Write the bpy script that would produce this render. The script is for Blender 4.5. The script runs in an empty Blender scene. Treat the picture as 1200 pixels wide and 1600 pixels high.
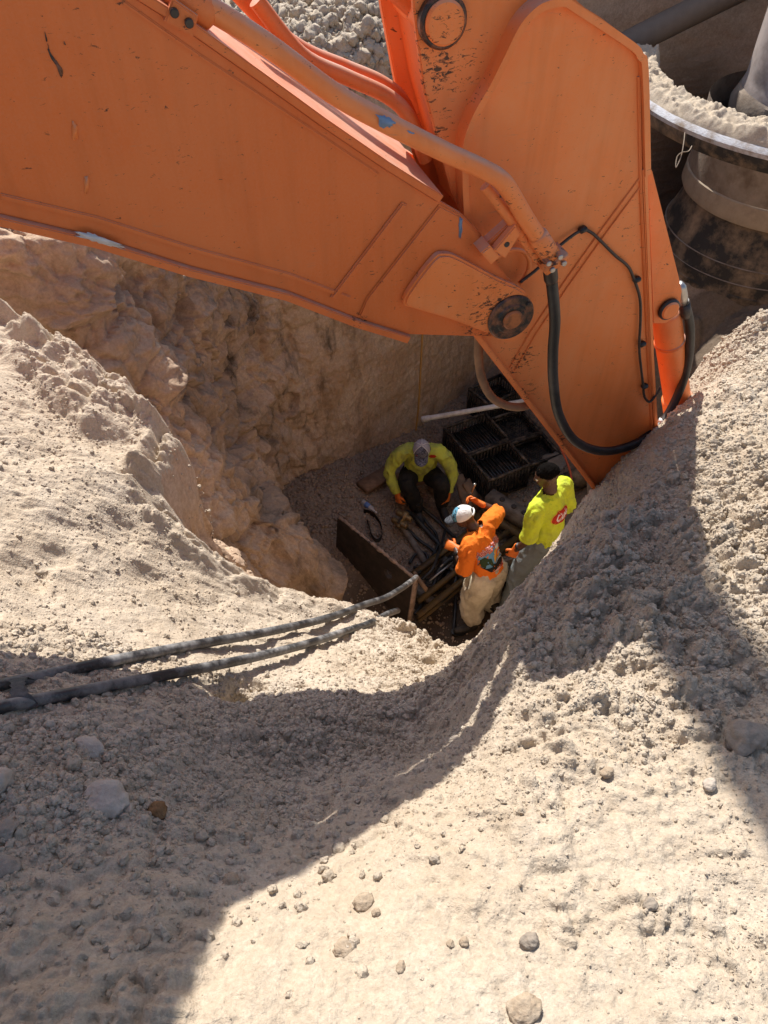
import bpy, bmesh, math, random
import numpy as np
from mathutils import Vector, Matrix, Quaternion
from mathutils.bvhtree import BVHTree

random.seed(7); RNG = np.random.default_rng(7)
C = bpy.context.scene.collection
scene = bpy.context.scene

# ------------------------------------------------------------------ camera, sky, sun, exposure
CAM = np.array([0.0, 0.0, 7.0]); FPX = 1178.0; PITCH = math.radians(48)
FW = np.array([0, math.cos(PITCH), -math.sin(PITCH)]); UP = np.array([0, math.sin(PITCH), math.cos(PITCH)]); RT = np.array([1.0, 0, 0])
cam = bpy.data.cameras.new('camera'); cam.sensor_fit = 'HORIZONTAL'; cam.sensor_width = 36; cam.lens = 36*FPX/1200
cam.clip_start = 0.05; cam.clip_end = 3000
camo = bpy.data.objects.new('camera', cam); C.objects.link(camo)
camo.location = CAM; camo.rotation_euler = (math.radians(90)-PITCH, 0, 0)
scene.camera = camo

SUN_DIR = np.array([-0.24, 0.83, 0.98]); SUN_DIR /= np.linalg.norm(SUN_DIR)   # towards the sun
sun_el = math.asin(SUN_DIR[2]); sun_az = math.atan2(SUN_DIR[0], SUN_DIR[1])
world = bpy.data.worlds.new('World'); scene.world = world; world.use_nodes = True
wn = world.node_tree; wn.nodes.clear()
sky = wn.nodes.new('ShaderNodeTexSky'); sky.sky_type = 'NISHITA'; sky.sun_disc = False
sky.sun_elevation = sun_el; sky.sun_rotation = sun_az; sky.air_density = 1.0; sky.dust_density = 1.5
bgn = wn.nodes.new('ShaderNodeBackground'); bgn.inputs['Strength'].default_value = 0.122
won = wn.nodes.new('ShaderNodeOutputWorld')
wn.links.new(sky.outputs[0], bgn.inputs[0]); wn.links.new(bgn.outputs[0], won.inputs[0])
sl = bpy.data.lights.new('sun', 'SUN'); sl.energy = 4.9; sl.angle = math.radians(0.53); sl.color = (1.0, 0.955, 0.89)
so = bpy.data.objects.new('sun', sl); C.objects.link(so)
so.rotation_euler = Vector(-SUN_DIR).to_track_quat('-Z', 'Y').to_euler(); so.location = (-3, 8, 16)
vs = scene.view_settings; vs.view_transform = 'Standard'; vs.look = 'None'; vs.gamma = 1; vs.use_curve_mapping = False; vs.exposure = 0.5

# ------------------------------------------------------------------ survey helpers: a sight line from the survey point, and points along it
def ray(px, py): return FW + RT*(px-600)/FPX + UP*(800-py)/FPX
def at(px, py, t): return CAM + ray(px, py)*t
def atz(px, py, z):
    d = ray(px, py); return CAM + d*(z-7)/d[2]

# ------------------------------------------------------------------ object helpers
def tag(o, label=None, cat=None, group=None, kind=None):
    if label: o['label'] = label
    if cat: o['category'] = cat
    if group: o['group'] = group
    if kind: o['kind'] = kind
    return o
def thing(name, label, cat, loc=(0,0,0), group=None):
    o = bpy.data.objects.new(name, None); o.empty_display_size = .1; C.objects.link(o); o.location = Vector(loc)
    return tag(o, label, cat, group)
def mesh_obj(name, verts, faces, mat, parent=None, smooth=True, world=True):
    me = bpy.data.meshes.new(name)
    if isinstance(faces, np.ndarray):
        n, k = faces.shape
        me.vertices.add(len(verts)); me.vertices.foreach_set('co', np.asarray(verts, np.float32).ravel())
        me.loops.add(n*k); me.loops.foreach_set('vertex_index', faces.astype(np.int32).ravel())
        me.polygons.add(n); me.polygons.foreach_set('loop_start', np.arange(0, n*k, k, dtype=np.int32))
        me.update(calc_edges=True); me.validate()
    else:
        me.from_pydata([tuple(v) for v in verts], [], faces); me.update()
    if smooth: me.polygons.foreach_set('use_smooth', [True]*len(me.polygons))
    return link(name, me, mat, parent)
def link(name, me, mat, parent=None):
    o = bpy.data.objects.new(name, me); C.objects.link(o)
    if mat is not None:
        for m in (mat if isinstance(mat, (list, tuple)) else [mat]): me.materials.append(m)
    if parent is not None: adopt(o, parent)
    return o
def abs_loc(p):
    v = Vector((0,0,0))
    while p is not None: v += p.location; p = p.parent
    return v
def adopt(o, parent):
    """parent o (whose mesh is in world coordinates); things here are only translated"""
    o.parent = parent; o.location = o.location - abs_loc(parent)
def bmobj(name, bm, mat, parent=None, smooth=True, autosmooth=None):
    me = bpy.data.meshes.new(name)
    if autosmooth is not None:
        for e in bm.edges:
            if len(e.link_faces) == 2 and e.calc_face_angle(0) > autosmooth: e.smooth = False
    bm.normal_update(); bm.to_mesh(me); bm.free()
    me.polygons.foreach_set('use_smooth', [smooth]*len(me.polygons))
    return link(name, me, mat, parent)

# ------------------------------------------------------------------ noise (numpy)
def _h(ix, iy, iz, s):
    n = (ix.astype(np.int64)*374761393 + iy.astype(np.int64)*668265263 + iz.astype(np.int64)*2147483647*0 + iz.astype(np.int64)*1274126177 + s*974634631) & 0xffffffff
    n = ((n ^ (n >> 13)) * 1274126177) & 0xffffffff
    n = ((n ^ (n >> 16)) * 2246822519) & 0xffffffff
    return ((n ^ (n >> 15)) & 0xffffff) / float(0xffffff)
def vnoise(p, s=0):
    p = np.asarray(p, float); i = np.floor(p); f = p-i; f = f*f*f*(f*(f*6-15)+10)
    x, y, z = i[...,0], i[...,1], i[...,2]; fx, fy, fz = f[...,0], f[...,1], f[...,2]
    def L(dz):
        a = _h(x,y,z+dz,s)*(1-fx)+_h(x+1,y,z+dz,s)*fx
        b = _h(x,y+1,z+dz,s)*(1-fx)+_h(x+1,y+1,z+dz,s)*fx
        return a*(1-fy)+b*fy
    return (L(0)*(1-fz)+L(1)*fz)*2-1
def fbm(p, oct=4, s=0, gain=.5, lac=2.03):
    p = np.asarray(p, float); a = 1; t = 0; n = 0
    for k in range(oct):
        t = t + a*vnoise(p+k*17.3, s+k); n += a; a *= gain; p = p*lac
    return t/n
def ridged(p, oct=4, s=0):
    p = np.asarray(p, float); a = 1; t = 0; n = 0
    for k in range(oct):
        t = t + a*(1-np.abs(vnoise(p+k*9.1, s+k))*2); n += a; a *= .5; p = p*2.07
    return t/n
def lumps(x, y, cell, s=0, dens=1.0, rmin=.3, rmax=.75):
    """domes of random size on a jittered grid; returns a height in units of length"""
    u, v = x/cell, y/cell; iu, iv = np.floor(u), np.floor(v); best = np.zeros_like(u)
    z = np.zeros_like(u)
    for dx in (-1,0,1):
        for dy in (-1,0,1):
            cx, cy = iu+dx, iv+dy
            jx, jy = cx+_h(cx,cy,z,s), cy+_h(cx,cy,z,s+1)
            r = rmin+(rmax-rmin)*_h(cx,cy,z,s+2)**2
            k = _h(cx,cy,z,s+3) < dens
            d2 = (u-jx)**2+(v-jy)**2
            best = np.maximum(best, np.where(k, np.sqrt(np.maximum(r*r-d2, 0)), 0))
    return best*cell
def billow(p, oct=3, s=0, gain=.5):
    p = np.asarray(p, float); a = 1; t = 0; n = 0
    for k in range(oct):
        t = t + a*np.abs(vnoise(p+k*11.7, s+k))*2; n += a; a *= gain; p = p*2.11
    return t/n
def worley3(p, s=0):
    """distance to nearest and second nearest cell point, and the nearest cell's random value"""
    i = np.floor(p); f1 = np.full(p.shape[:-1], 9.0); f2 = f1.copy(); val = np.zeros(p.shape[:-1])
    for dx in (-1,0,1):
        for dy in (-1,0,1):
            for dz in (-1,0,1):
                c = i+np.array([dx,dy,dz]); x, y, z = c[...,0], c[...,1], c[...,2]
                q = c+np.stack([_h(x,y,z,s), _h(x,y,z,s+1), _h(x,y,z,s+2)], -1); d = np.sqrt(((q-p)**2).sum(-1))
                near = d < f1; f2 = np.where(near, f1, np.minimum(f2, d)); val = np.where(near, _h(x,y,z,s+3), val); f1 = np.where(near, d, f1)
    return f1, f2, val
def sstep(a, b, x):
    t = np.clip((x-a)/(b-a), 0, 1); return t*t*(3-2*t)
def tps(P, Z, lam=1e-3):
    """thin plate spline z(x,y)"""
    P = np.asarray(P, float); n = len(P)
    def U(r2): return np.where(r2 > 0, r2*np.log(np.maximum(r2, 1e-12)), 0)
    r2 = ((P[:,None]-P[None])**2).sum(-1)
    K = U(r2)+lam*np.eye(n); Q = np.c_[np.ones(n), P]
    A = np.block([[K, Q],[Q.T, np.zeros((3,3))]]); b = np.r_[Z, 0,0,0]
    w = np.linalg.solve(A, b)
    def ev(X, Y):
        sh = X.shape; x = X.ravel(); y = Y.ravel(); out = w[n]+w[n+1]*x+w[n+2]*y
        for i in range(n): out = out+w[i]*U((x-P[i,0])**2+(y-P[i,1])**2)
        return out.reshape(sh)
    return ev
def poly_sd(X, Y, poly):
    """signed distance to a closed polygon, positive inside"""
    d = np.full(X.shape, 1e9); ins = np.zeros(X.shape, bool); n = len(poly)
    for i in range(n):
        ax, ay = poly[i]; bx, by = poly[(i+1) % n]
        ex, ey = bx-ax, by-ay; t = np.clip(((X-ax)*ex+(Y-ay)*ey)/(ex*ex+ey*ey), 0, 1)
        d = np.minimum(d, np.hypot(X-ax-t*ex, Y-ay-t*ey))
        c = ((ay > Y) != (by > Y)); 
        with np.errstate(divide='ignore', invalid='ignore'):
            xi = ax+(Y-ay)*ex/(ey if ey != 0 else 1e-9)
        ins ^= c & (X < xi)
    return np.where(ins, d, -d)
def grid_faces(nu, nv):
    i = np.arange(nu*nv).reshape(nu, nv)
    return np.stack([i[:-1,:-1], i[1:,:-1], i[1:,1:], i[:-1,1:]], -1).reshape(-1, 4)

# ------------------------------------------------------------------ materials
def mat(name):
    m = bpy.data.materials.new(name); m.use_nodes = True; nt = m.node_tree
    return m, nt, nt.nodes['Principled BSDF']
class N:
    """small node builder"""
    def __init__(s, nt): s.nt = nt; s.tc = nt.nodes.new('ShaderNodeTexCoord').outputs['Object']
    def link(s, a, b): s.nt.links.new(a, b)
    def noise(s, scale, detail=4, rough=.55, vec=None, dist=0):
        n = s.nt.nodes.new('ShaderNodeTexNoise'); n.inputs['Scale'].default_value = scale; n.inputs['Detail'].default_value = detail
        n.inputs['Roughness'].default_value = rough; n.inputs['Distortion'].default_value = dist
        s.link(vec or s.tc, n.inputs['Vector']); return n.outputs['Fac']
    def voro(s, scale, feature='F1', vec=None, out='Distance'):
        n = s.nt.nodes.new('ShaderNodeTexVoronoi'); n.feature = feature; n.inputs['Scale'].default_value = scale
        s.link(vec or s.tc, n.inputs['Vector']); return n.outputs[out]
    def ramp(s, fac, stops):
        n = s.nt.nodes.new('ShaderNodeValToRGB'); e = n.color_ramp.elements
        while len(e) < len(stops): e.new(.5)
        for k, (p, c) in enumerate(stops):
            e[k].position = p; e[k].color = (c, c, c, 1) if not isinstance(c, tuple) else (*c, 1)
        s.link(fac, n.inputs[0]); return n.outputs[0]
    def mix(s, fac, a, b, mode='MIX'):
        n = s.nt.nodes.new('ShaderNodeMix'); n.data_type = 'RGBA'; n.blend_type = mode
        for v, i in ((fac, 0), (a, 6), (b, 7)):
            if isinstance(v, (int, float)): n.inputs[i].default_value = v
            elif isinstance(v, tuple): n.inputs[i].default_value = (*v, 1)
            else: s.link(v, n.inputs[i])
        return n.outputs[2]
    def math(s, op, a, b=0.0):
        n = s.nt.nodes.new('ShaderNodeMath'); n.operation = op
        for v, i in ((a, 0), (b, 1)):
            if isinstance(v, (int, float)): n.inputs[i].default_value = v
            else: s.link(v, n.inputs[i])
        return n.outputs[0]
    def bump(s, h, strength, dist=.01, normal=None):
        n = s.nt.nodes.new('ShaderNodeBump'); n.inputs['Strength'].default_value = strength; n.inputs['Distance'].default_value = dist
        s.link(h, n.inputs['Height'])
        if normal is not None: s.link(normal, n.inputs['Normal'])
        return n.outputs[0]
    def mapping(s, scale=(1,1,1), rot=(0,0,0), vec=None):
        n = s.nt.nodes.new('ShaderNodeMapping'); n.inputs['Scale'].default_value = scale; n.inputs['Rotation'].default_value = rot
        s.link(vec or s.tc, n.inputs[0]); return n.outputs[0]
    def sep(s, vec, k):
        n = s.nt.nodes.new('ShaderNodeSeparateXYZ'); s.link(vec, n.inputs[0]); return n.outputs[k]
    def normal(s, k=2):
        n = s.nt.nodes.new('ShaderNodeNewGeometry'); return s.sep(n.outputs['Normal'], k)
    def attr(s, name):
        n = s.nt.nodes.new('ShaderNodeAttribute'); n.attribute_name = name; return n.outputs['Fac']

def simple(name, col, rough=.6, metal=0, var=.25, scale=25, bump=.15, bdist=.003, spec=.5, dirt=None, dirt_amt=.5, dirt_scale=9):
    m, nt, b = mat(name); n = N(nt)
    c = n.mix(n.noise(scale, 5), tuple(v*(1-var) for v in col), tuple(min(1, v*(1+var)) for v in col))
    if dirt is not None:
        f = n.ramp(n.noise(dirt_scale, 6, .65), [(.45, 0.0), (.68, dirt_amt)])
        c = n.mix(f, c, dirt)
    n.link(c, b.inputs['Base Color']); b.inputs['Roughness'].default_value = rough; b.inputs['Metallic'].default_value = metal
    b.inputs['Specular IOR Level'].default_value = spec
    if bump: n.link(n.bump(n.noise(scale*4, 4), bump, bdist), b.inputs['Normal'])
    return m

def soil(name, base, pale, dark, grain=260, chalk=.5, damp_shade=None, streak=False, stain=None, wpos=False):
    m, nt, b = mat(name); n = N(nt)
    if wpos: n.tc = nt.nodes.new('ShaderNodeNewGeometry').outputs['Position']
    big = n.noise(1.6, 5, .6); mid = n.noise(7, 6, .65); fine = n.noise(grain*.35, 5, .7); vor = n.voro(grain*.5)
    c = n.mix(n.ramp(big, [(.35, 0.0), (.65, 1.0)]), base, tuple(.55*x+.45*y for x, y in zip(base, pale)))
    c = n.mix(n.ramp(mid, [(.42, 0.0), (.7, chalk)]), c, pale)
    c = n.mix(n.ramp(n.noise(11, 6, .7), [(.55, 0.0), (.78, .55)]), c, dark)
    c = n.mix(n.ramp(fine, [(.3, .55), (.62, 0.0)]), c, dark)
    c = n.mix(n.ramp(n.voro(grain*.2, out='Color'), [(.1, .25), (.9, 0.0)]), c, dark)
    if damp_shade is not None:      # damp ground and painted-in shade, where the attribute says so
        c = n.mix(n.attr('damp_shade'), c, damp_shade)
    if stain is not None:
        v = n.mapping((1, 1, .35))
        f = n.ramp(n.noise(3.4, 8, .68, vec=v, dist=.4), [(.50, 0.0), (.64, .85)])
        f = n.math('MULTIPLY', f, n.attr('stain'))
        c = n.mix(f, c, stain)
        c = n.mix(n.math('MULTIPLY', n.ramp(n.noise(1.7, 5), [(.45, 0.0), (.7, .6)]), n.attr('rust')), c, (.30, .16, .06))
    n.link(c, b.inputs['Base Color']); b.inputs['Roughness'].default_value = .95; b.inputs['Specular IOR Level'].default_value = .15
    h = n.math('ADD', n.math('MULTIPLY', fine, 1.0), n.math('MULTIPLY', n.noise(grain*1.2, 3, .6), .45))
    h = n.math('ADD', h, n.math('MULTIPLY', vor, -.5))
    n.link(n.bump(h, .75, .006), b.inputs['Normal'])
    return m

M = {}
M['bank'] = soil('pale_limestone_soil', (.52, .42, .305), (.60, .525, .425), (.29, .23, .165))
M['clod'] = soil('limestone_clods', (.51, .42, .31), (.60, .53, .44), (.32, .255, .185), grain=260, chalk=.6, wpos=True)
M['wall'] = soil('cut_rock_wall', (.55, .40, .28), (.62, .485, .36), (.27, .185, .12), grain=130, chalk=.45, damp_shade=(.045, .032, .022), stain=(.075, .055, .038))
M['gravel'] = soil('pit_gravel', (.30, .215, .15), (.38, .30, .225), (.13, .095, .065), grain=110, damp_shade=(.05, .036, .025))
M['gstone'] = soil('gravel_stone', (.32, .235, .165), (.44, .35, .27), (.13, .095, .065), grain=90, wpos=True)
# ------------------------------------------------------------------ the near bank: loose spoil round the lip of the pit
ctrl = []
def cz(px, py, z): p = atz(px, py, z); ctrl.append((p[0], p[1], z))
for a in [(0,1600,5.46),(300,1600,5.46),(600,1600,5.45),(900,1600,5.45),(1200,1600,5.44),
          (0,1450,5.38),(300,1450,5.33),(600,1450,5.36),(900,1450,5.38),(1200,1450,5.38),
          (0,1300,5.30),(200,1300,5.25),(360,1290,5.13),(480,1270,4.98),(620,1300,5.18),(760,1300,5.27),(900,1300,5.30),(1200,1300,5.32),
          (0,1180,5.20),(150,1160,5.12),(300,1170,4.98),(400,1180,4.80),(470,1150,4.74),(520,1180,4.68),(600,1180,4.64),(670,1160,4.58),
          (600,1225,4.95),(690,1212,5.03),(755,1140,5.03),(775,1060,4.98),(735,1060,4.66),(700,1110,4.62),(740,1000+30,4.5),
          (900,1150,5.20),(1050,1150,5.22),(1200,1150,5.23),
          (0,1090,5.10),(120,1080,5.00),(250,1060,4.78),(330,1050,4.62),(400,1060,4.48),(440,1110,4.62),(540,1125,4.63),
          (480,1030,4.22),(560,1060,4.22),(640,1090,4.32),(620,1020,3.80),(700,1050,3.90),(540,985,3.82),
          (600,968,3.52),(730,1015,3.42),(500,936,3.76),(420,908,4.02),(335,862,4.23),(258,800,4.42),(258,715,4.46),
          (400,960,4.12),(300,920,4.36),(200,880,4.60),(100,900,4.78),(0,900,4.93),(200,760,4.60),(235,720,4.50),(100,700,4.72),(0,720,4.87),(180,645,4.60),
          (90,590,4.70),(90,552,4.68),(0,570,4.82),(0,500,4.78),(-80,520,4.86),(-80,700,4.95),
          (790,1000,4.92),(832,905,4.79),(903,838,4.74),(1000,725,4.82),(1100,610,4.87),(1190,500,4.92),
          (900,930,4.98),(1000,860,4.98),(1100,760,5.0),(1200,640,5.02),(1000,1000,5.12),(1200,900,5.16),(880,1040,5.08)]:
    cz(*a)
for p in [(-2.6,3.6,4.85),(-3.6,2.4,5.3),(-3.5,0,5.5),(-3.5,-1.6,5.5),(0,-1.6,5.6),(3.5,-1.6,5.5),(3.4,1,5.4),(3.6,3,5.2),(2.7,3.6,5.0),(-2,.2,5.45),(2,.2,5.4),
          (2.4,2.4,5.1),(1.9,3.0,4.9)]:
    ctrl.append(p)
# beyond the crest, the hidden pit-side slope
for p in [(.55,2.25,3.42),(.75,2.1,4.15),(1.0,2.65,4.1),(1.4,3.0,4.2),(2.1,3.7,4.2)]: ctrl.append(p)
ctrl = np.array(ctrl); bank_z = tps(ctrl[:,:2], ctrl[:,2], 4e-3)
rim = [(-9,3.7),(-2.6,3.6)]+[tuple(atz(*q)[:2]) for q in [(-60,462,4.82),(0,490,4.77),(55,528,4.71),(130,567,4.63),(187,607,4.54),(230,653,4.47),(274,702,4.42),(262,735,4.43),(262,785,4.40),(290,832,4.32),(335,866,4.22),(420,911,4.0),(510,932,3.74),(560,945,3.6),(610,966,3.52),(690,985,3.46),(738,1014,3.42)]]+[(.56,2.14),(.80,2.38),(1.05,2.62),(1.4,2.98),(2.0,3.55),(3.0,4.1),(9,4.4),(9,20),(-9,20)]
def axis(pieces):
    out = []
    for a, b, n in pieces: out += list(np.linspace(a, b, n, endpoint=False))
    return np.array(out+[pieces[-1][1]])
gx = axis([(-6,-2.3,30),(-2.3,-1.7,40),(-1.7,1.95,690),(1.95,2.6,40),(2.6,8.5,40)])
gy = axis([(-3,-.1,24),(-.1,.1,20),(.1,3.3,600),(3.3,3.9,40),(3.9,4.8,12)])
X, Y = np.meshgrid(gx, gy, indexing='ij')
wob = .05*fbm(np.stack([X*2.2, Y*2.2, X*0], -1), 4, 3)+.02*fbm(np.stack([X*9, Y*9, X*0], -1), 3, 5)
Z0 = bank_z(X, Y)
sd = poly_sd(X, Y, rim)+wob
P3 = np.stack([X, Y, Z0*0], -1)
# broad relief, crust steps on the left bank, crumbly clods on the right
right = sstep(-.25, .35, X+.25*(1.4-Y)*0+.18*fbm(P3*1.5, 3, 11)) * sstep(.15, .55, Y+.25*X)
leftb = sstep(1.25, 1.75, Y-.35*X*0+.1*fbm(P3*3, 2, 12))*sstep(.35, -.05, X)
lowleft = sstep(1.55, 1.15, Y)*sstep(.1, -.25, X-.02)
Z = Z0+.030*fbm(P3*2.5, 5, 21)+.016*ridged(P3*5.5, 4, 22)*(.35+leftb)
lay = fbm(np.stack([X*2.0+Y*1.2, Y*7.5-X*2.5, X*0], -1), 5, 31)
Z += leftb*.012*(sstep(-.12, .12, lay)-.5)+leftb*.010*fbm(np.stack([X*11, Y*20-X*6, X*0], -1), 4, 33)
# crust ledge running along the upper left bank
led = (Y-(2.63+.85*np.maximum(-1.42-X, 0)))+.10*fbm(P3*3.2, 4, 41)
Z += .050*sstep(-.05, .03, led)*sstep(-.95, -1.25, X)-.03*np.exp(-((led+.1)/.07)**2)*sstep(-.95, -1.25, X)
pk = fbm(P3*2.3, 3, 51); pk2 = fbm(P3*1.3+7, 3, 55)
lump_hi = lumps(X, Y, .060, 60, .35, .15, .72)*(.2+.8*sstep(-.1, .5, pk))
smoothp = sstep(-.02, .26, fbm(P3*1.25+4, 4, 71))           # trodden, smoother patches in the foreground
fore = sstep(.95, .45, Y)
rough = np.clip(.34+.85*right+.40*lowleft-.22*leftb, .22, 1.3)*(1-.72*smoothp*fore)*(.45+.75*sstep(-.45, .45, pk2))
warp = P3+.03*np.stack([fbm(P3*8, 2, 61), fbm(P3*8, 2, 63), X*0], -1)
Z += rough*(.055*(billow(warp*9, 3, 64)-.3)+.030*(billow(warp*21, 3, 66)-.3)+.016*(billow(warp*47, 2, 68)-.3)+.42*lump_hi)
Z += lowleft*sstep(.40, .85, Y+.25*fbm(P3*2, 3, 94))*(.020*(billow(warp*15, 4, 88, .65)-.3)+.5*lumps(X+.01*fbm(P3*20,2,89), Y, .085, 90, .22, .12, .6)+.010*fbm(P3*28, 4, 92))
Z += .006*rough*fbm(P3*45, 3, 81)+.0035*fbm(P3*95, 2, 83)
# crumbled lip along the edge of the pit
lipw = np.exp(-((sd+.06)/.07)**2)*sstep(.9, .2, X); Z += lipw*(.12*billow(warp*7, 3, 85)-.025)*(1-.75*sstep(-.75, -.45, X))+.05*(billow(warp*11, 3, 86)-.3)*sstep(-.05,.1,led)*sstep(-.9,-1.2,X)
# hollows washed out beside the hoses and the small pits on the left bank
for px, py, zz, dp_, rr_ in [(372,1092,4.58,.13,.055),(398,1075,4.52,.07,.05),(345,1075,4.62,.06,.06),(470,1075,4.42,.05,.035),(20,860,5.0,.06,.07),(70,835,4.93,.04,.06),(55,905,4.95,.03,.05),(175,800,4.72,.035,.06),(225,890,4.6,.03,.05),(330,940,4.33,.03,.05),(545,1048,4.2,.04,.05),(765,1065,4.92,.05,.03)]:
    q = atz(px, py, zz); rad = np.hypot(X-q[0], Y-q[1])/rr_+.45*fbm(P3*9, 3, 87); Z -= dp_*np.exp(-np.maximum(rad, 0)**3)
# dried-out cracks in the trodden ground
cr = np.abs(fbm(P3*np.array([2.6, 2.2, 1])+9, 4, 91)); Z -= .016*np.exp(-(cr/.010)**2)*fore*sstep(-.1, .15, fbm(P3*1.4, 2, 93))
# fall into the pit
d = np.maximum(sd, 0)
zp = Z-2.6*d-.75*sstep(.01, .16, d)+.10*d*fbm(np.stack([X*5, Y*5, Z*2], -1), 3, 95)
Z = np.where(sd > 0, np.maximum(zp, -1.2), Z)
outer = np.maximum(np.abs(X-.5)-4.2, 0)+np.maximum(-1.6-Y, 0)
Z = np.where(sd > 0, Z, Z*(1-sstep(0, 1.2, outer))+5.3*sstep(0, 1.2, outer))
V = np.stack([X, Y, Z], -1)
# rock under the lip: the broken face stands proud and creviced
du_, dv_ = np.gradient(V, axis=0), np.gradient(V, axis=1); nb_ = np.cross(du_, dv_); nb_ /= np.linalg.norm(nb_, axis=-1, keepdims=True)+1e-9
fm = sstep(.015, .10, sd)*(Z > -1)*(X > -3)*(X < 3)
I = fm > 0; Q = V[I]; Qw = Q*np.array([1, 1, .7])+.15*np.stack([fbm(Q*1.6, 3, 281), fbm(Q*1.6, 3, 283), fbm(Q*1.6, 3, 285)], -1)
f1, f2, cv = worley3(Qw*2.0, 291); dd = .12*(cv-.5)+.05*sstep(0, .35, f2-f1)-.03
f1, f2, cv = worley3(Qw*5.2, 295); dd += .06*(cv-.5)+.03*sstep(0, .25, f2-f1)+.05*fbm(Q*4, 4, 297)+.022*billow(Q*16, 3, 298)
V[I] += nb_[I]*(dd*fm[I])[:,None]
V = V.reshape(-1, 3); FB = grid_faces(len(gx), len(gy))
bank = mesh_obj('ground', V, FB, [M['bank'], M['wall']]); tag(bank, 'pale loose limestone spoil banked round the lip of the pit', kind='structure')
edge_n = (sd+.03*fbm(P3*12, 3, 299)).ravel(); bank.data.polygons.foreach_set('material_index', (edge_n[FB].mean(1) > .012).astype(np.int32))
for an in ('stain', 'rust', 'damp_shade'): bank.data.attributes.new(an, 'FLOAT', 'POINT')
BANK = (gx, gy, Z)
def bankz(x, y):
    i = np.clip(np.searchsorted(gx, x)-1, 0, len(gx)-2); j = np.clip(np.searchsorted(gy, y)-1, 0, len(gy)-2)
    a = (x-gx[i])/(gx[i+1]-gx[i]); b = (y-gy[j])/(gy[j+1]-gy[j])
    return (Z[i,j]*(1-a)+Z[i+1,j]*a)*(1-b)+(Z[i,j+1]*(1-a)+Z[i+1,j+1]*a)*b
def hit(px, py, lift=0.0):
    """first point of the near bank along a sight line"""
    dd = ray(px, py); ts = np.arange(1.0, 6.5, .004); p = CAM[None]+dd[None]*ts[:,None]
    below = p[:,2] < bankz(p[:,0], p[:,1])
    k = np.argmax(below) if below.any() else len(ts)-1
    return p[k]+np.array([0,0,lift])

# ------------------------------------------------------------------ pit walls: one cut face from the left, round the corner, along the back and away to the right
def col(pts): return np.array(pts, float)
cols = [
 col([(-9,9,5.4),(-6,5.0,5.4),(-4.2,4.35,5.2),(-3.9,4.25,4.2),(-3.6,4.2,2.6),(-3.2,4.1,1.2),(-2.8,4.0,-.5)]),
 col([(-9,10,5.2),(-4.8,5.6,5.15),(-2.50,4.30,4.95),(-2.12,4.12,4.15),(-1.76,3.97,3.0),(-1.40,3.88,1.5),(-1.1,3.8,-.5)]),
 col([(-8,11,4.9),(-4.2,6.2,4.8),(-2.12,5.02,4.62),(-1.86,4.86,3.95),(-1.58,4.60,3.0),(-1.02,4.38,1.7),(-.54,4.22,-.5)]),
 col([(-7,12,4.7),(-3.6,7.0,4.5),(-1.85,5.75,4.22),(-1.62,5.50,3.2),(-1.42,5.18,2.2),(-.70,4.74,1.2),(-.33,4.57,-.5)]),
 col([(-6,12,4.8),(-3.2,7.8,4.6),(-1.78,6.32,4.40),(-1.58,6.02,3.2),(-1.52,5.72,2.1),(-1.32,5.50,1.0),(-1.1,5.35,-.5)]),
 col([(-5,13,5.0),(-2.6,8.6,4.8),(-1.62,6.95,4.55),(-1.36,6.66,3.2),(-1.30,6.52,2.0),(-1.22,6.42,1.0),(-1.08,6.30,-.5)]),
 col([(-2.5,13.5,5.4),(-1.2,9.2,4.75),(-.62,7.55,4.34),(-.47,7.35,3.2),(-.42,7.22,2.0),(-.34,7.10,1.0),(-.28,7.00,-.5)]),
 col([(0,13.8,5.6),(.1,9.9,4.9),(.36,8.35,4.40),(.44,8.18,3.2),(.48,8.05,2.0),(.52,7.93,1.0),(.56,7.82,-.5)]),
 col([(2,14,5.8),(1.5,10.6,5.7),(1.45,9.30,5.2),(1.48,9.18,3.4),(1.52,9.08,2.2),(1.57,8.98,1.0),(1.6,8.9,-.5)]),
 col([(4,14,6.2),(3.3,11.4,6.8),(3.0,10.1,6.5),(3.0,9.92,4.0),(3.0,9.8,2.8),(3.0,9.75,1.4),(3.0,9.7,-.5)]),
 col([(7,14,6.4),(5.6,11.2,7.0),(5.1,10.0,6.8),(5.05,9.8,4.2),(5.0,9.7,3.0),(4.95,9.6,1.6),(4.9,9.5,-.5)]),
 col([(10,12,6.0),(8.0,9.2,5.9),(7.2,8.0,5.7),(7.1,7.9,4.2),(7.0,7.8,3.0),(6.9,7.7,1.6),(6.8,7.6,-.5)]),
 col([(12,6,5.6),(8.6,5.6,5.5),(7.9,5.3,5.4),(7.8,5.2,4.2),(7.7,5.2,3.0),(7.6,5.1,1.6),(7.5,5.0,-.5)]),
]
G = np.array(cols)                                     # columns x rows x 3
def cr_resample(G, axis, knots, t):
    """Catmull-Rom along an axis, sampled at parameters t (in knot index units)"""
    G = np.moveaxis(G, axis, 0); n = len(G); i = np.clip(np.floor(t).astype(int), 0, n-2); f = (t-i)[:,None,None]
    p0, p1, p2, p3 = G[np.maximum(i-1,0)], G[i], G[i+1], G[np.minimum(i+2,n-1)]
    r = .5*((2*p1)+(-p0+p2)*f+(2*p0-5*p1+4*p2-p3)*f*f+(-p0+3*p1-3*p2+p3)*f**3)
    return np.moveaxis(r, 0, axis)
tu = np.concatenate([np.linspace(0,1,30,endpoint=False), np.linspace(1,8,720,endpoint=False), np.linspace(8,12,110)])
tv = np.concatenate([np.linspace(0,1,40,endpoint=False), np.linspace(1,2,90,endpoint=False), np.linspace(2,6,330)])
S = cr_resample(cr_resample(G, 0, None, tu), 1, None, tv)
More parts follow.
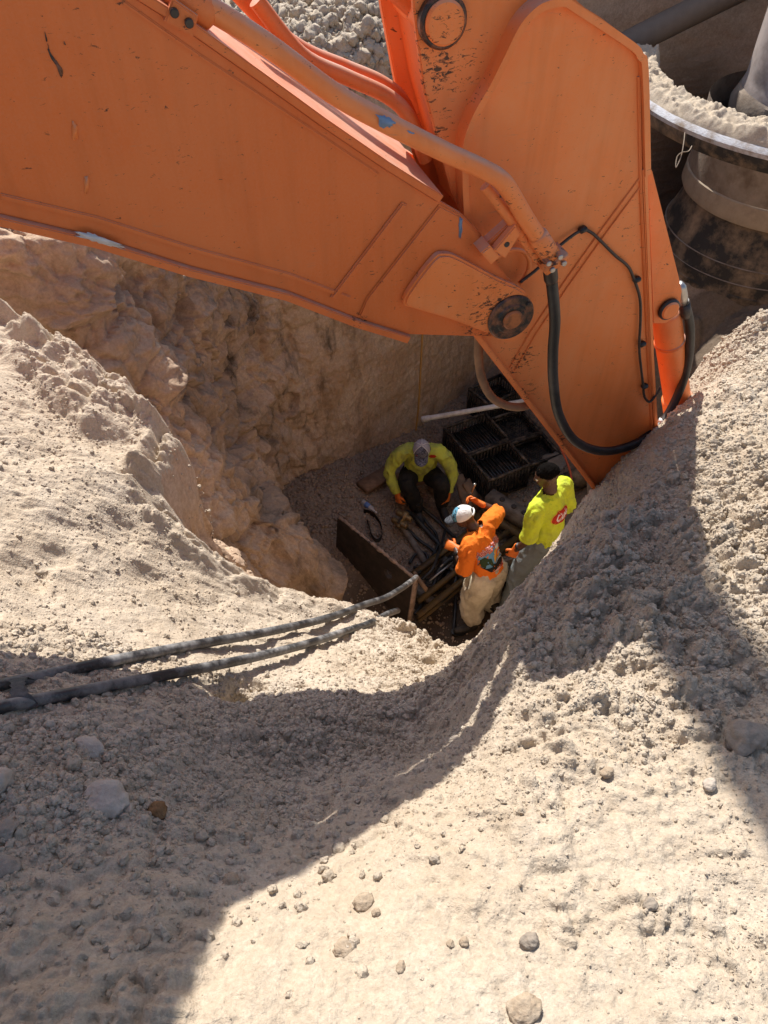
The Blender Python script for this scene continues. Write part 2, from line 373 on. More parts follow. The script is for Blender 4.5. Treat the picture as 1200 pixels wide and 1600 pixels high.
du = np.gradient(S, axis=0); dv = np.gradient(S, axis=1); nn = np.cross(du, dv); nn /= np.linalg.norm(nn, axis=-1, keepdims=True)+1e-9
Uc, Vc = np.meshgrid(tu, tv, indexing='ij')
flip = np.where(nn[...,2:3] < 0, -1, 1); mid = nn[len(tu)//2, len(tv)//2]
if np.dot(mid, np.array([.5,-.8,.2])) < 0: nn = -nn
facew = sstep(1.7, 2.2, Vc); plat = 1-facew
craggy = sstep(6.1, 4.6, Uc)*sstep(0, 1, Uc)            # broken rock on the left, a clean machine-cut face at the back
disp = facew*(craggy*(.24*fbm(S*1.05, 5, 101)+.10*ridged(S*1.9, 4, 103)+.05*(sstep(-.05,.05,fbm(S*np.array([2.2,2.2,3.4]), 4, 105))-.5))
       + (1-craggy)*(.05*fbm(S*1.1, 4, 107)+.012*ridged(S*np.array([9,9,2.0]), 3, 109))
       + .018*fbm(S*11, 4, 111)+.010*billow(S*26, 3, 113)*1.0)
Sw = S*np.array([1, 1, .8])+.22*np.stack([fbm(S*1.3, 3, 181), fbm(S*1.3, 3, 183), fbm(S*1.3, 3, 185)], -1)
f1, f2, cv = worley3(Sw*1.25, 191); disp += facew*craggy*(.17*(cv-.5)+.09*sstep(0, .30, f2-f1)-.06)
f1, f2, cv2 = worley3(Sw*3.1, 195); disp += facew*craggy*(.050*(cv2-.5)+.035*sstep(0, .20, f2-f1)-.02)
f1, f2, cv3 = worley3(Sw*7.5, 198); disp += facew*(.25+.75*craggy)*(.020*(cv3-.5)+.012*sstep(0, .2, f2-f1))
# a few pockets broken out of the left face
cell = vnoise(S*2.6, 115); disp -= facew*craggy*.14*sstep(.52, .68, cell)
# undercut ledge near the foot of the back wall
S = S+nn*disp[...,None]
lz = .20*(billow(S*np.array([1,1,.5])*2.6+.2*fbm(S*4,2,120)[...,None], 5, 121, .62)-.25)+.10*billow(S*12, 3, 125)
rub = sstep(1.0, 1.5, Vc)*sstep(2.25, 1.95, Vc)+sstep(1.2,.9,Vc)*.5
S[...,2] += lz*rub*sstep(2.5, 4.5, Uc)+plat*.10*fbm(S*.9, 3, 131)
S[...,2] += .12*np.exp(-((S[...,0]-.15)/.8)**2-((S[...,1]-9.1)/.7)**2)*plat*(.6+.8*fbm(S*1.7,4,133))
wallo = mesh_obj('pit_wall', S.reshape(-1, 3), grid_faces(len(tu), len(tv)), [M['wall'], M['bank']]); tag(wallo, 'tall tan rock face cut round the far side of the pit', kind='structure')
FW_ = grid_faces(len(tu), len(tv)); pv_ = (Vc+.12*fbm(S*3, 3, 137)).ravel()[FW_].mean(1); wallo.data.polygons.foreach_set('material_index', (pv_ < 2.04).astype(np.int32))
a = wallo.data.attributes.new('damp_shade', 'FLOAT', 'POINT')
wall_damp_shade = sstep(8.6, 9.6, Uc)*sstep(4.4, 3.1, S[...,2]+.25*fbm(S*1.6,3,141))*.95  # far right: deep shade of the lower wall painted into the soil colour
wall_damp_shade = np.maximum(wall_damp_shade, .30*sstep(5.6, 4.6, Uc)*sstep(-.35, .25, fbm(S*1.4, 4, 143))*facew)
a.data.foreach_set('value', wall_damp_shade.ravel().astype(np.float32))
a = wallo.data.attributes.new('stain', 'FLOAT', 'POINT'); a.data.foreach_set('value', (sstep(3.6,4.6,Uc)*sstep(6.5,5.8,Uc)*1.0+.6*sstep(1.6,2.4,Uc)*sstep(5,3.6,Uc)).ravel().astype(np.float32))
a = wallo.data.attributes.new('rust', 'FLOAT', 'POINT'); a.data.foreach_set('value', (sstep(5.2,5.8,Uc)*sstep(8,7,Uc)).ravel().astype(np.float32))

# ------------------------------------------------------------------ pit floor
fc = np.array([(.9,4.6,.0),(1.1,4.9,.05),(1.42,4.6,.40),(1.5,5.1,.33),(1.9,6.0,.08),(2.1,7.0,.0),(1.8,7.6,.0),(.6,4.0,-.05),(1.0,6.2,.0),(.0,5.6,.18),(-.7,6.0,.40),(-.9,6.6,.45),(-.3,5.2,.22),(-.1,4.6,.0),(-.4,4.2,-.2),
     (.6,6.6,.10),(.3,7.2,.15),(1.2,7.6,.1),(1.8,6.4,.1),(2.2,5.2,.5),(2.2,7.4,.25),(2.0,8.6,.3),(3.2,6.3,2.2),(2.8,6.0,1.3),(2.7,5.0,.7),(3.6,7.3,2.5),(3.4,9.0,2.0),(5,9,2.2),(4.2,6.0,2.7),(5.5,6.5,2.7),(3.4,5.0,2.6),(4,3.6,3),(6.5,5,3),(0,3.4,-.3),(1.5,3.6,.5),(2.6,4.0,1.2),(-2,5,.5)], float)
floor_z = tps(fc[:,:2], fc[:,2], 5e-3)
fx = axis([(-1.8,-1.2,20),(-1.2,2.6,330),(2.6,4.4,110),(4.4,8,40)]); fy = axis([(2.8,3.9,24),(3.9,8.6,360),(8.6,10.2,40)])
FX, FY = np.meshgrid(fx, fy, indexing='ij'); FP = np.stack([FX, FY, FX*0], -1)
FZ = floor_z(FX, FY)
work = sstep(1.5, .9, np.hypot((FX-.7)/1.0, (FY-4.7)/.8))     # trodden, damp bottom where the men stand
FZ += .05*fbm(FP*1.7, 4, 151)+(1-work)*(.45*lumps(FX, FY, .05, 155, .85, .2, .7)+.5*lumps(FX, FY, .028, 158, .9, .2, .7))+.5*sstep(2.3,2.9,FX)*(.10*fbm(FP*2.2,5,161)+.16*lumps(FX,FY,.5,163,.8,.2,.7))
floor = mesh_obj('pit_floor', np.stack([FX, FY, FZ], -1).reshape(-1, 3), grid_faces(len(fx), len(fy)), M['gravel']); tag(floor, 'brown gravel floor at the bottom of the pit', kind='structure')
a = floor.data.attributes.new('damp_shade', 'FLOAT', 'POINT'); a.data.foreach_set('value', np.clip(.85*work*sstep(5.6,4.9,FY)+.55*sstep(2.2,2.7,FX)*sstep(.3,-.1,fbm(FP*1.3,3,171)), 0, 1).ravel().astype(np.float32))
def fz(x, y):
    i = np.clip(np.searchsorted(fx, x)-1, 0, len(fx)-2); j = np.clip(np.searchsorted(fy, y)-1, 0, len(fy)-2); return float(FZ[i,j])

# the wide ground all round, out to the horizon
ro, ri = 600, [(-5.5,-2.6),(8.3,-2.6),(8.3,4.6),(11.5,5.6),(9.6,11.8),(6.8,13.8),(0,13.6),(-6,11.8),(-8.5,9),(-5.5,5.0)]
vv = [(x, y, 5.28 if y < 5 else 5.05) for x, y in ri]; nrim = len(ri)
for x, y in ri:
    a = math.atan2(y-5, x-1.5); vv.append((1.5+12*math.cos(a)+(x-1.5)*.9, 5+12*math.sin(a)+(y-5)*.9, 5.3))
for x, y in ri:
    a = math.atan2(y-5, x-1.5); vv.append((ro*math.cos(a), ro*math.sin(a), 5.3))
ff = []
for r in range(2):
    for k in range(nrim):
        q = (k+1) % nrim; ff.append((r*nrim+k, r*nrim+q, (r+1)*nrim+q, (r+1)*nrim+k))
tag(mesh_obj('ground', vv, ff, M['bank'], smooth=False), 'flat sandy site ground running out from the pit to the horizon', kind='structure')
# ------------------------------------------------------------------ excavator paint and metal
def paint(name, base=(.50, .135, .038), dusty=(.56, .25, .135), grease=.5, dust=.6, spots=()):
    m, nt, b = mat(name); n = N(nt)
    big = n.noise(2.2, 5, .6); med = n.noise(9, 6, .65)
    c = n.mix(n.ramp(big, [(.3, 0.0), (.7, dust*.55)]), base, dusty)
    c = n.mix(n.ramp(med, [(.45, 0.0), (.75, dust*.6)]), c, dusty)
    c = n.mix(n.ramp(n.noise(140, 3, .7), [(.4, 0.0), (.75, .10)]), c, (.62, .36, .24))
    vr = n.mapping((9, 9, .7)); c = n.mix(n.ramp(n.noise(1.6, 5, .6, vec=vr), [(.48, 0.0), (.70, .30)]), c, tuple(q*.62 for q in base))
    c = n.mix(n.ramp(n.noise(1.1, 6, .7), [(.50, 0.0), (.66, .28)]), c, dusty)
    # rubbed scuffs running one way
    v = n.mapping((5, 5, 34), (0, math.radians(38), 0))
    c = n.mix(n.ramp(n.noise(2.0, 7, .72, vec=v), [(.62, 0.0), (.72, .35)]), c, (.36, .20, .13))
    # dust settled on whatever faces up
    up_ = n.math('MULTIPLY', n.ramp(n.normal(2), [(.45, 0.0), (.85, 1.0)]), n.ramp(n.noise(14, 5, .7), [(.3, .45), (.6, .95)]))
    c = n.mix(up_, c, (.56, .36, .27))
    # flecks of black grease and chips, thickest round the greased pins
    v2 = n.mapping((7, 7, 17), (0, math.radians(-32), 0)); near = None
    for p, r in spots:
        d = nt.nodes.new('ShaderNodeVectorMath'); d.operation = 'DISTANCE'; n.link(n.tc, d.inputs[0]); d.inputs[1].default_value = tuple(p)
        q = n.math('MAXIMUM', n.math('SUBTRACT', 1.0, n.math('DIVIDE', d.outputs['Value'], r)), 0.0)
        near = q if near is None else n.math('MAXIMUM', near, q)
    fl_ = n.noise(5.5, 8, .74, vec=v2, dist=.7)
    g = n.math('MULTIPLY', n.ramp(n.noise(2.3, 4), [(.35, 0.0), (.65, 1.0)]), .045*grease)
    fl_ = n.math('ADD', fl_, g)
    if near is not None: fl_ = n.math('ADD', fl_, n.math('MULTIPLY', near, .125))
    f = n.ramp(fl_, [(.645, 0.0), (.675, .92)])
    c = n.mix(f, c, (.020, .015, .012))
    n.link(c, b.inputs['Base Color'])
    n.link(n.ramp(n.noise(6, 5), [(.3, .42), (.7, .62)]), b.inputs['Roughness']); b.inputs['Specular IOR Level'].default_value = .4
    h = n.math('ADD', n.math('MULTIPLY', n.noise(3.0, 3), .9), n.math('MULTIPLY', n.noise(120, 3), .02))
    n.link(n.bump(h, .25, .02), b.inputs['Normal'])
    return m
M['bare'] = simple('scraped_primer', (.55, .53, .54), .55, .2, .3, 40)
M['blue'] = simple('old_blue_paint', (.16, .24, .38), .5, 0, .2, 40)
M['grease'] = simple('black_grease', (.016, .013, .012), .32, 0, .5, 60, bump=.6, bdist=.004, dirt=(.35, .12, .05), dirt_amt=.75, dirt_scale=26)
M['greasy'] = simple('grease_smeared_paint', (.40, .12, .035), .45, 0, .3, 30, dirt=(.02, .015, .012), dirt_amt=1.0, dirt_scale=22)
M['rubber'] = simple('black_rubber', (.014, .014, .014), .48, 0, .3, 60, dirt=(.09, .085, .08), dirt_amt=.35)
M['steel'] = simple('worn_steel', (.42, .40, .38), .4, .9, .3, 50)
M['darksteel'] = simple('oily_dark_steel', (.06, .05, .045), .45, .6, .5, 50)
M['rustyhose'] = simple('brown_dusty_hose', (.26, .135, .065), .7, 0, .3, 30, dirt=(.10, .055, .03), dirt_amt=.6)

# arm frame: origin at the outer face of the elbow pin, h runs along the machine towards the pit, k away from the viewer, z up
PHI = math.radians(18); E0 = at(795, 492, 2.60)
AH = np.array([math.cos(PHI), math.sin(PHI), 0]); AK = np.array([-math.sin(PHI), math.cos(PHI), 0]); AZ = np.array([0, 0, 1.0])
def A(s, v, w): return E0+AH*s+AZ*v+AK*w
def onarm(px, py, w):
    """(s, v) of a sight line on the plane w metres behind the pin face"""
    d = ray(px, py); o = E0+AK*w; t = np.dot(o-CAM, AK)/np.dot(d, AK); p = CAM+d*t-E0
    return np.array([np.dot(p, AH), np.dot(p, AZ)])
def PL(pts, w): return [onarm(x, y, w) for x, y in pts]
def plate(sv, w0, w1, bm=None, bevel=.006, closed=True):
    """polygon sv in the arm's plane, extruded between two offsets"""
    own = bm is None
    if own: bm = bmesh.new()
    n = len(sv); a = [bm.verts.new(A(s, v, w0)) for s, v in sv]; b = [bm.verts.new(A(s, v, w1)) for s, v in sv]
    fa = bm.faces.new(a); fb = bm.faces.new(b[::-1]); sides = []
    for i in range(n): sides.append(bm.faces.new((a[i], b[i], b[(i+1) % n], a[(i+1) % n])))
    bmesh.ops.recalc_face_normals(bm, faces=[fa, fb]+sides)
    if bevel:
        es = list({e for f in (fa, fb) for e in f.edges})
        bmesh.ops.bevel(bm, geom=es, offset=bevel, segments=2, affect='EDGES', clamp_overlap=True)
    return bm
def strip(sv, width, w0, w1, bm=None, bevel=.004, side=1):
    """a bar following a polyline in the arm's plane"""
    pts = np.array(sv, float); t = np.gradient(pts, axis=0); t /= np.linalg.norm(t, axis=1, keepdims=True); nrm = np.stack([-t[:,1], t[:,0]], 1)*side
    poly = [tuple(p) for p in pts]+[tuple(p) for p in (pts+nrm*width)[::-1]]
    return plate(poly, w0, w1, bm, bevel)
def smooth_poly(pts, n=6, closed=False):
    P = np.array(pts, float); out = []; m = len(P)
    for i in range(m if closed else m-1):
        if closed: p0, p1, p2, p3 = P[(i-1) % m], P[i], P[(i+1) % m], P[(i+2) % m]
        else: p0, p1, p2, p3 = P[max(i-1,0)], P[i], P[i+1], P[min(i+2,m-1)]
        for k in range(n):
            f = k/n; out.append(.5*((2*p1)+(-p0+p2)*f+(2*p0-5*p1+4*p2-p3)*f*f+(-p0+3*p1-3*p2+p3)*f**3))
    if not closed: out.append(P[-1])
    return np.array(out)
def tube_bm(pts, r, seg=14, bm=None, caps=True):
    """round tube along 3-D points; r a number or one radius per point"""
    if bm is None: bm = bmesh.new()
    P = np.array(pts, float); n = len(P); R = np.full(n, r) if np.isscalar(r) else np.array(r)
    T = np.gradient(P, axis=0); T /= np.linalg.norm(T, axis=1, keepdims=True)+1e-12
    u = np.cross(T[0], [0.3, 0.2, 1.0]); u /= np.linalg.norm(u); rings = []
    for i in range(n):
        u = u-T[i]*np.dot(u, T[i]); u /= np.linalg.norm(u); v = np.cross(T[i], u)
        rings.append([bm.verts.new(P[i]+R[i]*(u*math.cos(a)+v*math.sin(a))) for a in np.linspace(0, 2*math.pi, seg, endpoint=False)])
    for i in range(n-1):
        for k in range(seg): bm.faces.new((rings[i][k], rings[i][(k+1) % seg], rings[i+1][(k+1) % seg], rings[i+1][k]))
    if caps: bm.faces.new(rings[0][::-1]); bm.faces.new(rings[-1])
    return bm
def tube(name, pts, r, m, parent=None, seg=14, sm=6):
    P = smooth_poly(pts, sm) if sm else np.array(pts)
    if not np.isscalar(r):
        rr = np.interp(np.linspace(0, 1, len(P)), np.linspace(0, 1, len(r)), r)
    else: rr = r
    bm = tube_bm(P, rr, seg); bmesh.ops.recalc_face_normals(bm, faces=bm.faces[:])
    return bmobj(name, bm, m, parent, autosmooth=.9)
def disc_bm(c, axis, r, depth, seg=40, bm=None, bev=.006):
    """a short cylinder from c along axis"""
    if bm is None: bm = bmesh.new()
    ax = np.array(axis, float); ax /= np.linalg.norm(ax); u = np.cross(ax, [.1, .2, 1]); u /= np.linalg.norm(u); v = np.cross(ax, u)
    prof = [(0, 0), (r-bev, 0), (r, bev), (r, depth-bev), (r-bev, depth), (0, depth)]
    rings = []
    for rr, dd in prof:
        if rr == 0: rings.append([bm.verts.new(np.array(c)+ax*dd)])
        else: rings.append([bm.verts.new(np.array(c)+ax*dd+rr*(u*math.cos(t)+v*math.sin(t))) for t in np.linspace(0, 2*math.pi, seg, endpoint=False)])
    for i in range(len(rings)-1):
        a, b = rings[i], rings[i+1]
        for k in range(seg):
            q = (k+1) % seg
            if len(a) == 1: bm.faces.new((a[0], b[q], b[k]))
            elif len(b) == 1: bm.faces.new((a[k], a[q], b[0]))
            else: bm.faces.new((a[k], a[q], b[q], b[k]))
    return bm
def part_disc(name, c, axis, r, depth, m, parent, seg=40, bev=.006):
    bm = disc_bm(c, axis, r, depth, seg, None, bev); bmesh.ops.recalc_face_normals(bm, faces=bm.faces[:])
    return bmobj(name, bm, m, parent, autosmooth=.5)
def box_bm(c, ux, uy, uz, bm=None, bevel=0):
    """box by centre and three half-axis vectors"""
    own = bmesh.new(); c, ux, uy, uz = [np.array(q, float) for q in (c, ux, uy, uz)]
    vs_ = [own.verts.new(c+sx*ux+sy*uy+sz*uz) for sx in (-1,1) for sy in (-1,1) for sz in (-1,1)]
    for f in ((0,1,3,2),(4,6,7,5),(0,4,5,1),(2,3,7,6),(0,2,6,4),(1,5,7,3)): own.faces.new([vs_[i] for i in f])
    bmesh.ops.recalc_face_normals(own, faces=own.faces[:])
    if bevel: bmesh.ops.bevel(own, geom=own.edges[:], offset=bevel, segments=2, affect='EDGES', clamp_overlap=True)
    if bm is None: return own
    me = bpy.data.meshes.new('tmp'); own.to_mesh(me); own.free(); bm.from_mesh(me); bpy.data.meshes.remove(me); return bm
def arm_box(s, v, w, ds, dv, dw, ang=0, bm=None, bevel=.004):
    ca, sa = math.cos(ang), math.sin(ang)
    return box_bm(A(s, v, w), (AH*ca+AZ*sa)*ds, (-AH*sa+AZ*ca)*dv, AK*dw, bm, bevel)

# ------------------------------------------------------------------ the excavator
def spot(px, py, w, r): q = onarm(px, py, w); return (A(q[0], q[1], w), r)
M['boom'] = paint('orange_paint', base=(.70, .152, .027), dusty=(.70, .21, .065), grease=.45, dust=.25, spots=[spot(760,505,.02,.16), spot(560,500,.02,.05)])
M['stick'] = paint('dusty_orange_paint', base=(.84, .205, .040), dusty=(.82, .30, .11), grease=.8, dust=.65, spots=[spot(680,105,.13,.20), spot(690,40,.13,.12), spot(684,205,.13,.06), spot(818,565,.09,.09), spot(828,610,.09,.07),
    spot(775,480,-.02,.20), spot(845,395,-.05,.13), spot(795,310,-.05,.06), spot(880,690,.09,.08)])
base_foot = A(-4.6, 1.55, .3); exz = 5.3
exc = thing('excavator', 'big orange excavator whose boom and stick reach down into the pit', 'excavator', (base_foot[0], base_foot[1], exz))
WB0, WB1 = .02, .50          # boom side plates
up_px = [(684,314),(600,262),(500,194),(400,122),(300,52),(215,-2)]
lo_px = [(0,336),(150,371),(300,418),(450,456),(560,499),(640,524),(742,527)]
end_px = [(790,527),(812,512),(824,486),(818,458),(795,436),(768,402),(752,366),(722,336)]
up = PL(up_px, WB0); lo = PL(lo_px, WB0); end = PL(end_px, WB0)
# out of the picture the boom climbs on to its knee and comes down to the foot pin
far_up = [up[-1]+np.array([-.20,.36]), up[-1]+np.array([-.33,.98]), up[-1]+np.array([-.62,1.05]), up[-1]+np.array([-.85,.95]), up[-1]+np.array([-1.7,.85]), np.array([-4.5, 1.85])]
far_lo = [np.array([-4.65, 1.45]), np.array([-3.0, 1.35]), lo[0]+np.array([-.75,.30])]
outline = [tuple(p) for p in up+far_up+far_lo+lo+end]
boom = bmobj('boom', plate(outline, WB0+.004, WB0+.03, bevel=.004), M['boom'], exc, autosmooth=.6)
bmobj('side_plate', plate([tuple(p) for p in up+far_up+far_lo+lo+PL([(742,526),(752,366),(722,336)], WB0)], WB1-.03, WB1, bevel=.004), M['boom'], boom, autosmooth=.6)
# cover plates along the top and bottom edges, lapping 15 mm over the side plates
def edge_plate(pts, th, w0, w1, side):
    P = np.array(pts); return strip(P, th, w0, w1, None, .003, side)
bmobj('top_plate', edge_plate([tuple(p) for p in far_up[::-1][1:]+up[::-1]], .022, WB0-.014, WB1+.014, 1), M['boom'], boom, autosmooth=.6)
bmobj('bottom_plate', edge_plate([tuple(p) for p in far_lo[1:]+lo[:-1]], .024, WB0-.016, WB1+.014, -1), M['boom'], boom, autosmooth=.6)
# raised weld strip inside the bottom edge and inside the top edge
bmobj('weld_strip', edge_plate([tuple(p) for p in PL([(0,312),(150,347),(300,394),(450,434),(545,470)], WB0)], .016, WB0-.003, WB0+.006, 1), M['boom'], boom, autosmooth=.6)
bmobj('weld_strip', edge_plate([tuple(p) for p in PL([(180,0),(300,84),(400,150),(500,216),(590,276)], WB0)], .010, WB0-.002, WB0+.006, 1), M['boom'], boom, autosmooth=.6)
# the joint where the nose casting is welded on
bmobj('nose_joint', plate([tuple(p) for p in PL([(516,464),(628,316),(636,320),(525,468)], WB0)], WB0-.007, WB0+.006, bevel=.004), M['boom'], boom, autosmooth=.6)
bmobj('nose_plate', plate([tuple(p) for p in PL([(560,494),(572,466),(672,338),(686,320),(722,338),(750,368),(766,403),(792,437),(812,455),(760,520),(742,524),(640,520)], WB0)], WB0-.005, WB0+.006, bevel=.005), M['boom'], boom, autosmooth=.6)
boss = smooth_poly(PL([(627,468),(634,448),(672,398),(690,390),(712,396),(770,427),(812,447),(823,466),(822,490),(808,518),(792,527),(768,518),(700,492),(640,474)], WB0), 5, True)
bmobj('boss_plate', plate([tuple(p) for p in boss], WB0-.034, WB0, bevel=.012), M['stick'], boom, autosmooth=.6)
pin = onarm(795, 492, 0)
part_disc('pin_collar', A(pin[0], pin[1], WB0-.045), AK, .085, .02, M['grease'], boom, 48)
part_disc('elbow_pin', A(pin[0], pin[1], WB0-.050), AK, .058, .3, M['grease'], boom, 40)
part_disc('pin_cap', A(pin[0], pin[1], WB0-.060), AK, .036, .02, M['greasy'], boom, 40)
# painted-off bottom edge and small marks on the side of the boom
def smear(px, w, m, name, parent, th=.0016, seed=0, rough=.25):
    """an irregular thin film of grease or bare metal on a plate"""
    rng = np.random.default_rng(seed); P = smooth_poly(px, 5, True); c = P.mean(0)
    P = c+(P-c)*(1+rough*rng.uniform(-1, 1, (len(P), 1)))
    return bmobj(name, plate([tuple(p) for p in PL(P, w)], w-th, w+.0005, bevel=0), m, parent)
smear([(118,366),(135,362),(158,370),(185,381),(192,388),(165,382),(140,375)], WB0-.016, M['bare'], 'scrape', boom, seed=3)
for k, (x, y, a, b, g) in enumerate([(117,204,4,12,.2),(135,288,3,12,.2)]):
    smear([(x-a,y-b),(x+a,y-b+3),(x+a,y+b),(x-a,y+b-3)], WB0+.0035, M['stick'], 'scrape', boom, seed=5+k)
for k, pts in enumerate([[(75,70),(80,84),(90,97),(98,110),(97,119),(93,116),(88,103),(77,86)], [(70,50),(74,62),(72,64)], [(100,64),(103,70),(100,69)]]):
    smear(pts, WB0+.0035, M['grease'], 'grease_smear', boom, seed=9+k, rough=.1)
smear([(718,342),(722,344),(721,366),(717,368)], WB0-.0055, M['blue'], 'paint_chip', boom, seed=21)

# stick -----------------------------------------------------------------------------------------
WS0, WS1 = .085, .42
right_edge = [(891,-2),(940,28),(987,63),(1003,82),(1010,105),(1014,270),(1024,560),(1031,700),(1036,800)]
left_edge = [(851,4),(811,37),(784,91),(763,133),(736,181),(721,234),(722,334)]
main_sv = PL(left_edge, WS0)+PL([(724,500),(742,528),(940,782),(1000,860)], WS0)+PL(right_edge[::-1], WS0)
stick = bmobj('stick', plate([tuple(p) for p in main_sv], WS0+.012, WS0+.032, bevel=.003), M['stick'], exc, autosmooth=.6)
# tail web behind the doubler, running up to the stick cylinder pin
tail_px = [(642,-90),(646,14),(662,140),(706,300),(760,420),(900,480),(1000,300),(1005,90),(900,0),(880,-120)]
bmobj('tail_plate', plate([tuple(p) for p in PL(tail_px, WS0+.05)], WS0+.05, WS0+.072, bevel=.004), M['stick'], stick, autosmooth=.6)
wt = WS1-.03
far_tail = [(590,-40),(597,14),(625,165),(655,268),(720,400),(900,480),(1000,300),(960,90),(860,0),(840,-60)]
bmobj('tail_plate', plate([tuple(p) for p in PL(far_tail, wt)], wt, WS1, bevel=.004), M['stick'], stick, autosmooth=.6)
# closing plate across the tail, set back from the edges of the two side plates
aa = PL([(668,40),(682,140),(726,300)], WS0+.07)
def cross_plate(sv, w0, w1, th, name, parent, m):
    bm = strip(sv, th, w0, w1, None, .003, -1); return bmobj(name, bm, m, parent, autosmooth=.6)
cross_plate([tuple(p) for p in PL([(662,-100),(672,40),(690,150),(735,330)], WS0+.072)], WS0+.072, wt, .02, 'closing_plate', stick, M['boom'])
# doubler edge bead round the main plate and bars along its edges
bead = smooth_poly(PL([(723,334),(721,234),(736,181),(763,133),(784,91),(811,37),(838,8),(862,-2),(885,-4),(905,8),(987,63),(1003,82),(1011,108),(1015,270)], WS0), 4)
bmobj('edge_bead', strip(bead, .020, WS0-.010, WS0+.055, None, .006, -1), M['stick'], stick, autosmooth=.6)
bmobj('edge_bar', strip(PL([(1012,262),(1022,560),(1030,700),(1035,800)], WS0), .018, WS0-.004, WS1, None, .004, -1), M['stick'], stick, autosmooth=.6)
bmobj('edge_bar', strip(PL([(1002,120),(1005,300),(1016,560),(1023,700)], WS0), .008, WS0+.002, WS0+.02, None, .003, -1), M['stick'], stick, autosmooth=.6)
bmobj('bottom_plate', strip(PL([(700,470),(742,528),(940,782),(1000,858)], WS0), .022, WS0-.012, WS1, None, .004, 1), M['stick'], stick, autosmooth=.6)
bmobj('side_plate', plate([tuple(p) for p in main_sv[4:]], WS1-.03, WS1, bevel=.003), M['stick'], stick, autosmooth=.6)
for off in (0, 8):
    bmobj('weld_seam', strip(PL([(1004+off,276+off*.5),(940+off,362+off*.5),(880+off,446+off*.5),(830+off,520+off*.5),(797+off,577+off*.5)], WS0), .006, WS0+.006, WS0+.0135, None, .002, 1), M['stick'], stick, autosmooth=.6)
bp = PL([(688,30)], WS0+.05)[0]
part_disc('pin_collar', A(bp[0], bp[1], WS0+.02), AK, .066, .034, M['grease'], stick, 44)
part_disc('cylinder_pin', A(bp[0], bp[1], WS0+.008), AK, .054, .36, M['stick'], stick, 44)
# bracket for the bucket cylinder on the front of the stick
wc = (WS0+WS1)/2
brk = PL([(1010,250),(1020,268),(1060,428),(1066,456),(1060,492),(1040,506),(1020,506)], wc-.10)
bmobj('bracket', plate([tuple(p) for p in brk], wc-.10, wc-.075, bevel=.004), M['stick'], stick, autosmooth=.6)
brk2 = PL([(1005,250),(1020,268),(1060,428),(1066,456),(1060,492),(1040,506),(1020,506)], wc-.10)
bmobj('bracket', plate([tuple(p) for p in brk2], wc+.075, wc+.10, bevel=.004), M['stick'], stick, autosmooth=.6)
cp = PL([(1043,481)], wc-.10)[0]
part_disc('pin_collar', A(cp[0], cp[1], wc-.122), AK, .046, .022, M['rubber'], stick, 36)
part_disc('cylinder_pin', A(cp[0], cp[1], wc-.128), AK, .038, .26, M['stick'], stick, 36)

# bucket cylinder, hung on the bracket
c0 = onarm(1043, 481, wc-.02); c1 = onarm(1066, 660, wc-.02); dcyl = (c1-c0)/np.linalg.norm(c1-c0)
cyl = bmobj('bucket_cylinder', tube_bm([A(*(c0+dcyl*q), wc) for q in (.03,.05,.30,.31,.62,.64,.66)], [.05,.062,.062,.062,.062,.066,.066], 36), M['stick'], exc, autosmooth=.5)
bmobj('band', tube_bm([A(*(c0+dcyl*q), wc) for q in (.205,.21,.222,.227)], [.062,.067,.067,.062], 36), M['boom'], cyl, autosmooth=.5)
bmobj('cylinder_head', tube_bm([A(*(c0+dcyl*q), wc) for q in (.60,.61,.70,.71)], [.062,.072,.072,.06], 36), M['stick'], cyl, autosmooth=.5)
bmobj('rod', tube_bm([A(*(c0+dcyl*q), wc) for q in (.7,1.0,1.5)], .04, 24), M['steel'], cyl, autosmooth=.5)
bmobj('hose_clip', arm_box(*(c0+dcyl*.21+np.array([.075,.0])), wc-.03, .022, .006, .018, .2), M['stick'], cyl)
bmobj('hose_clip', arm_box(*(c0+dcyl*.21+np.array([.075,.02])), wc-.03, .018, .005, .018, .5), M['stick'], cyl)

# boom hydraulic pipes ---------------------------------------------------------------------------
wp = -.05
p1 = [A(*onarm(x, y, w), w) for x, y, w in [(150,-70,.1),(250,-25,.08),(330,15,.05),(420,72,.02),(520,145,.0),(600,190,-.02),(690,235,-.03),(752,263,-.04),(784,282,-.05),(802,308,-.05),(822,342,-.05),(846,378,-.05),(862,402,-.05)]]
pipe = tube('hydraulic_pipe', p1, .0265, M['stick'], exc, 22, 8)
for k, (x, y) in enumerate([(602,188),(607,196)]):
    smear([(x-13,y-8),(x+2,y-6),(x+14,y+3),(x+6,y+10),(x-8,y+9)] if k == 0 else [(x+30,y+8),(x+40,y+12),(x+34,y+15)], -.048, M['blue'], 'paint_chip', pipe, seed=51+k)
bmobj('coupling', tube_bm([A(*onarm(x, y, -.05), -.05) for x, y in [(838,366),(840,369),(862,402),(864,405)]], [.027,.033,.033,.027], 20), M['stick'], pipe, autosmooth=.5)
fl = onarm(862, 404, -.05)
bmobj('flange', arm_box(fl[0], fl[1], -.05, .045, .014, .04, math.radians(35)), M['stick'], pipe)
for dx, dy in ((-8, 4), (10, -6), (-2, 14), (16, 4)):
    q = onarm(862+dx, 404+dy, -.08); part_disc('flange_bolt', A(*q, -.10), AK, .009, .05, M['steel'], pipe, 12, .002)
bmobj('weld_paste', tube_bm([A(*onarm(x, y, -.07), -.07) for x, y in [(868,398),(874,404),(878,412)]], [.008,.013,.007], 10), M['bare'], pipe)
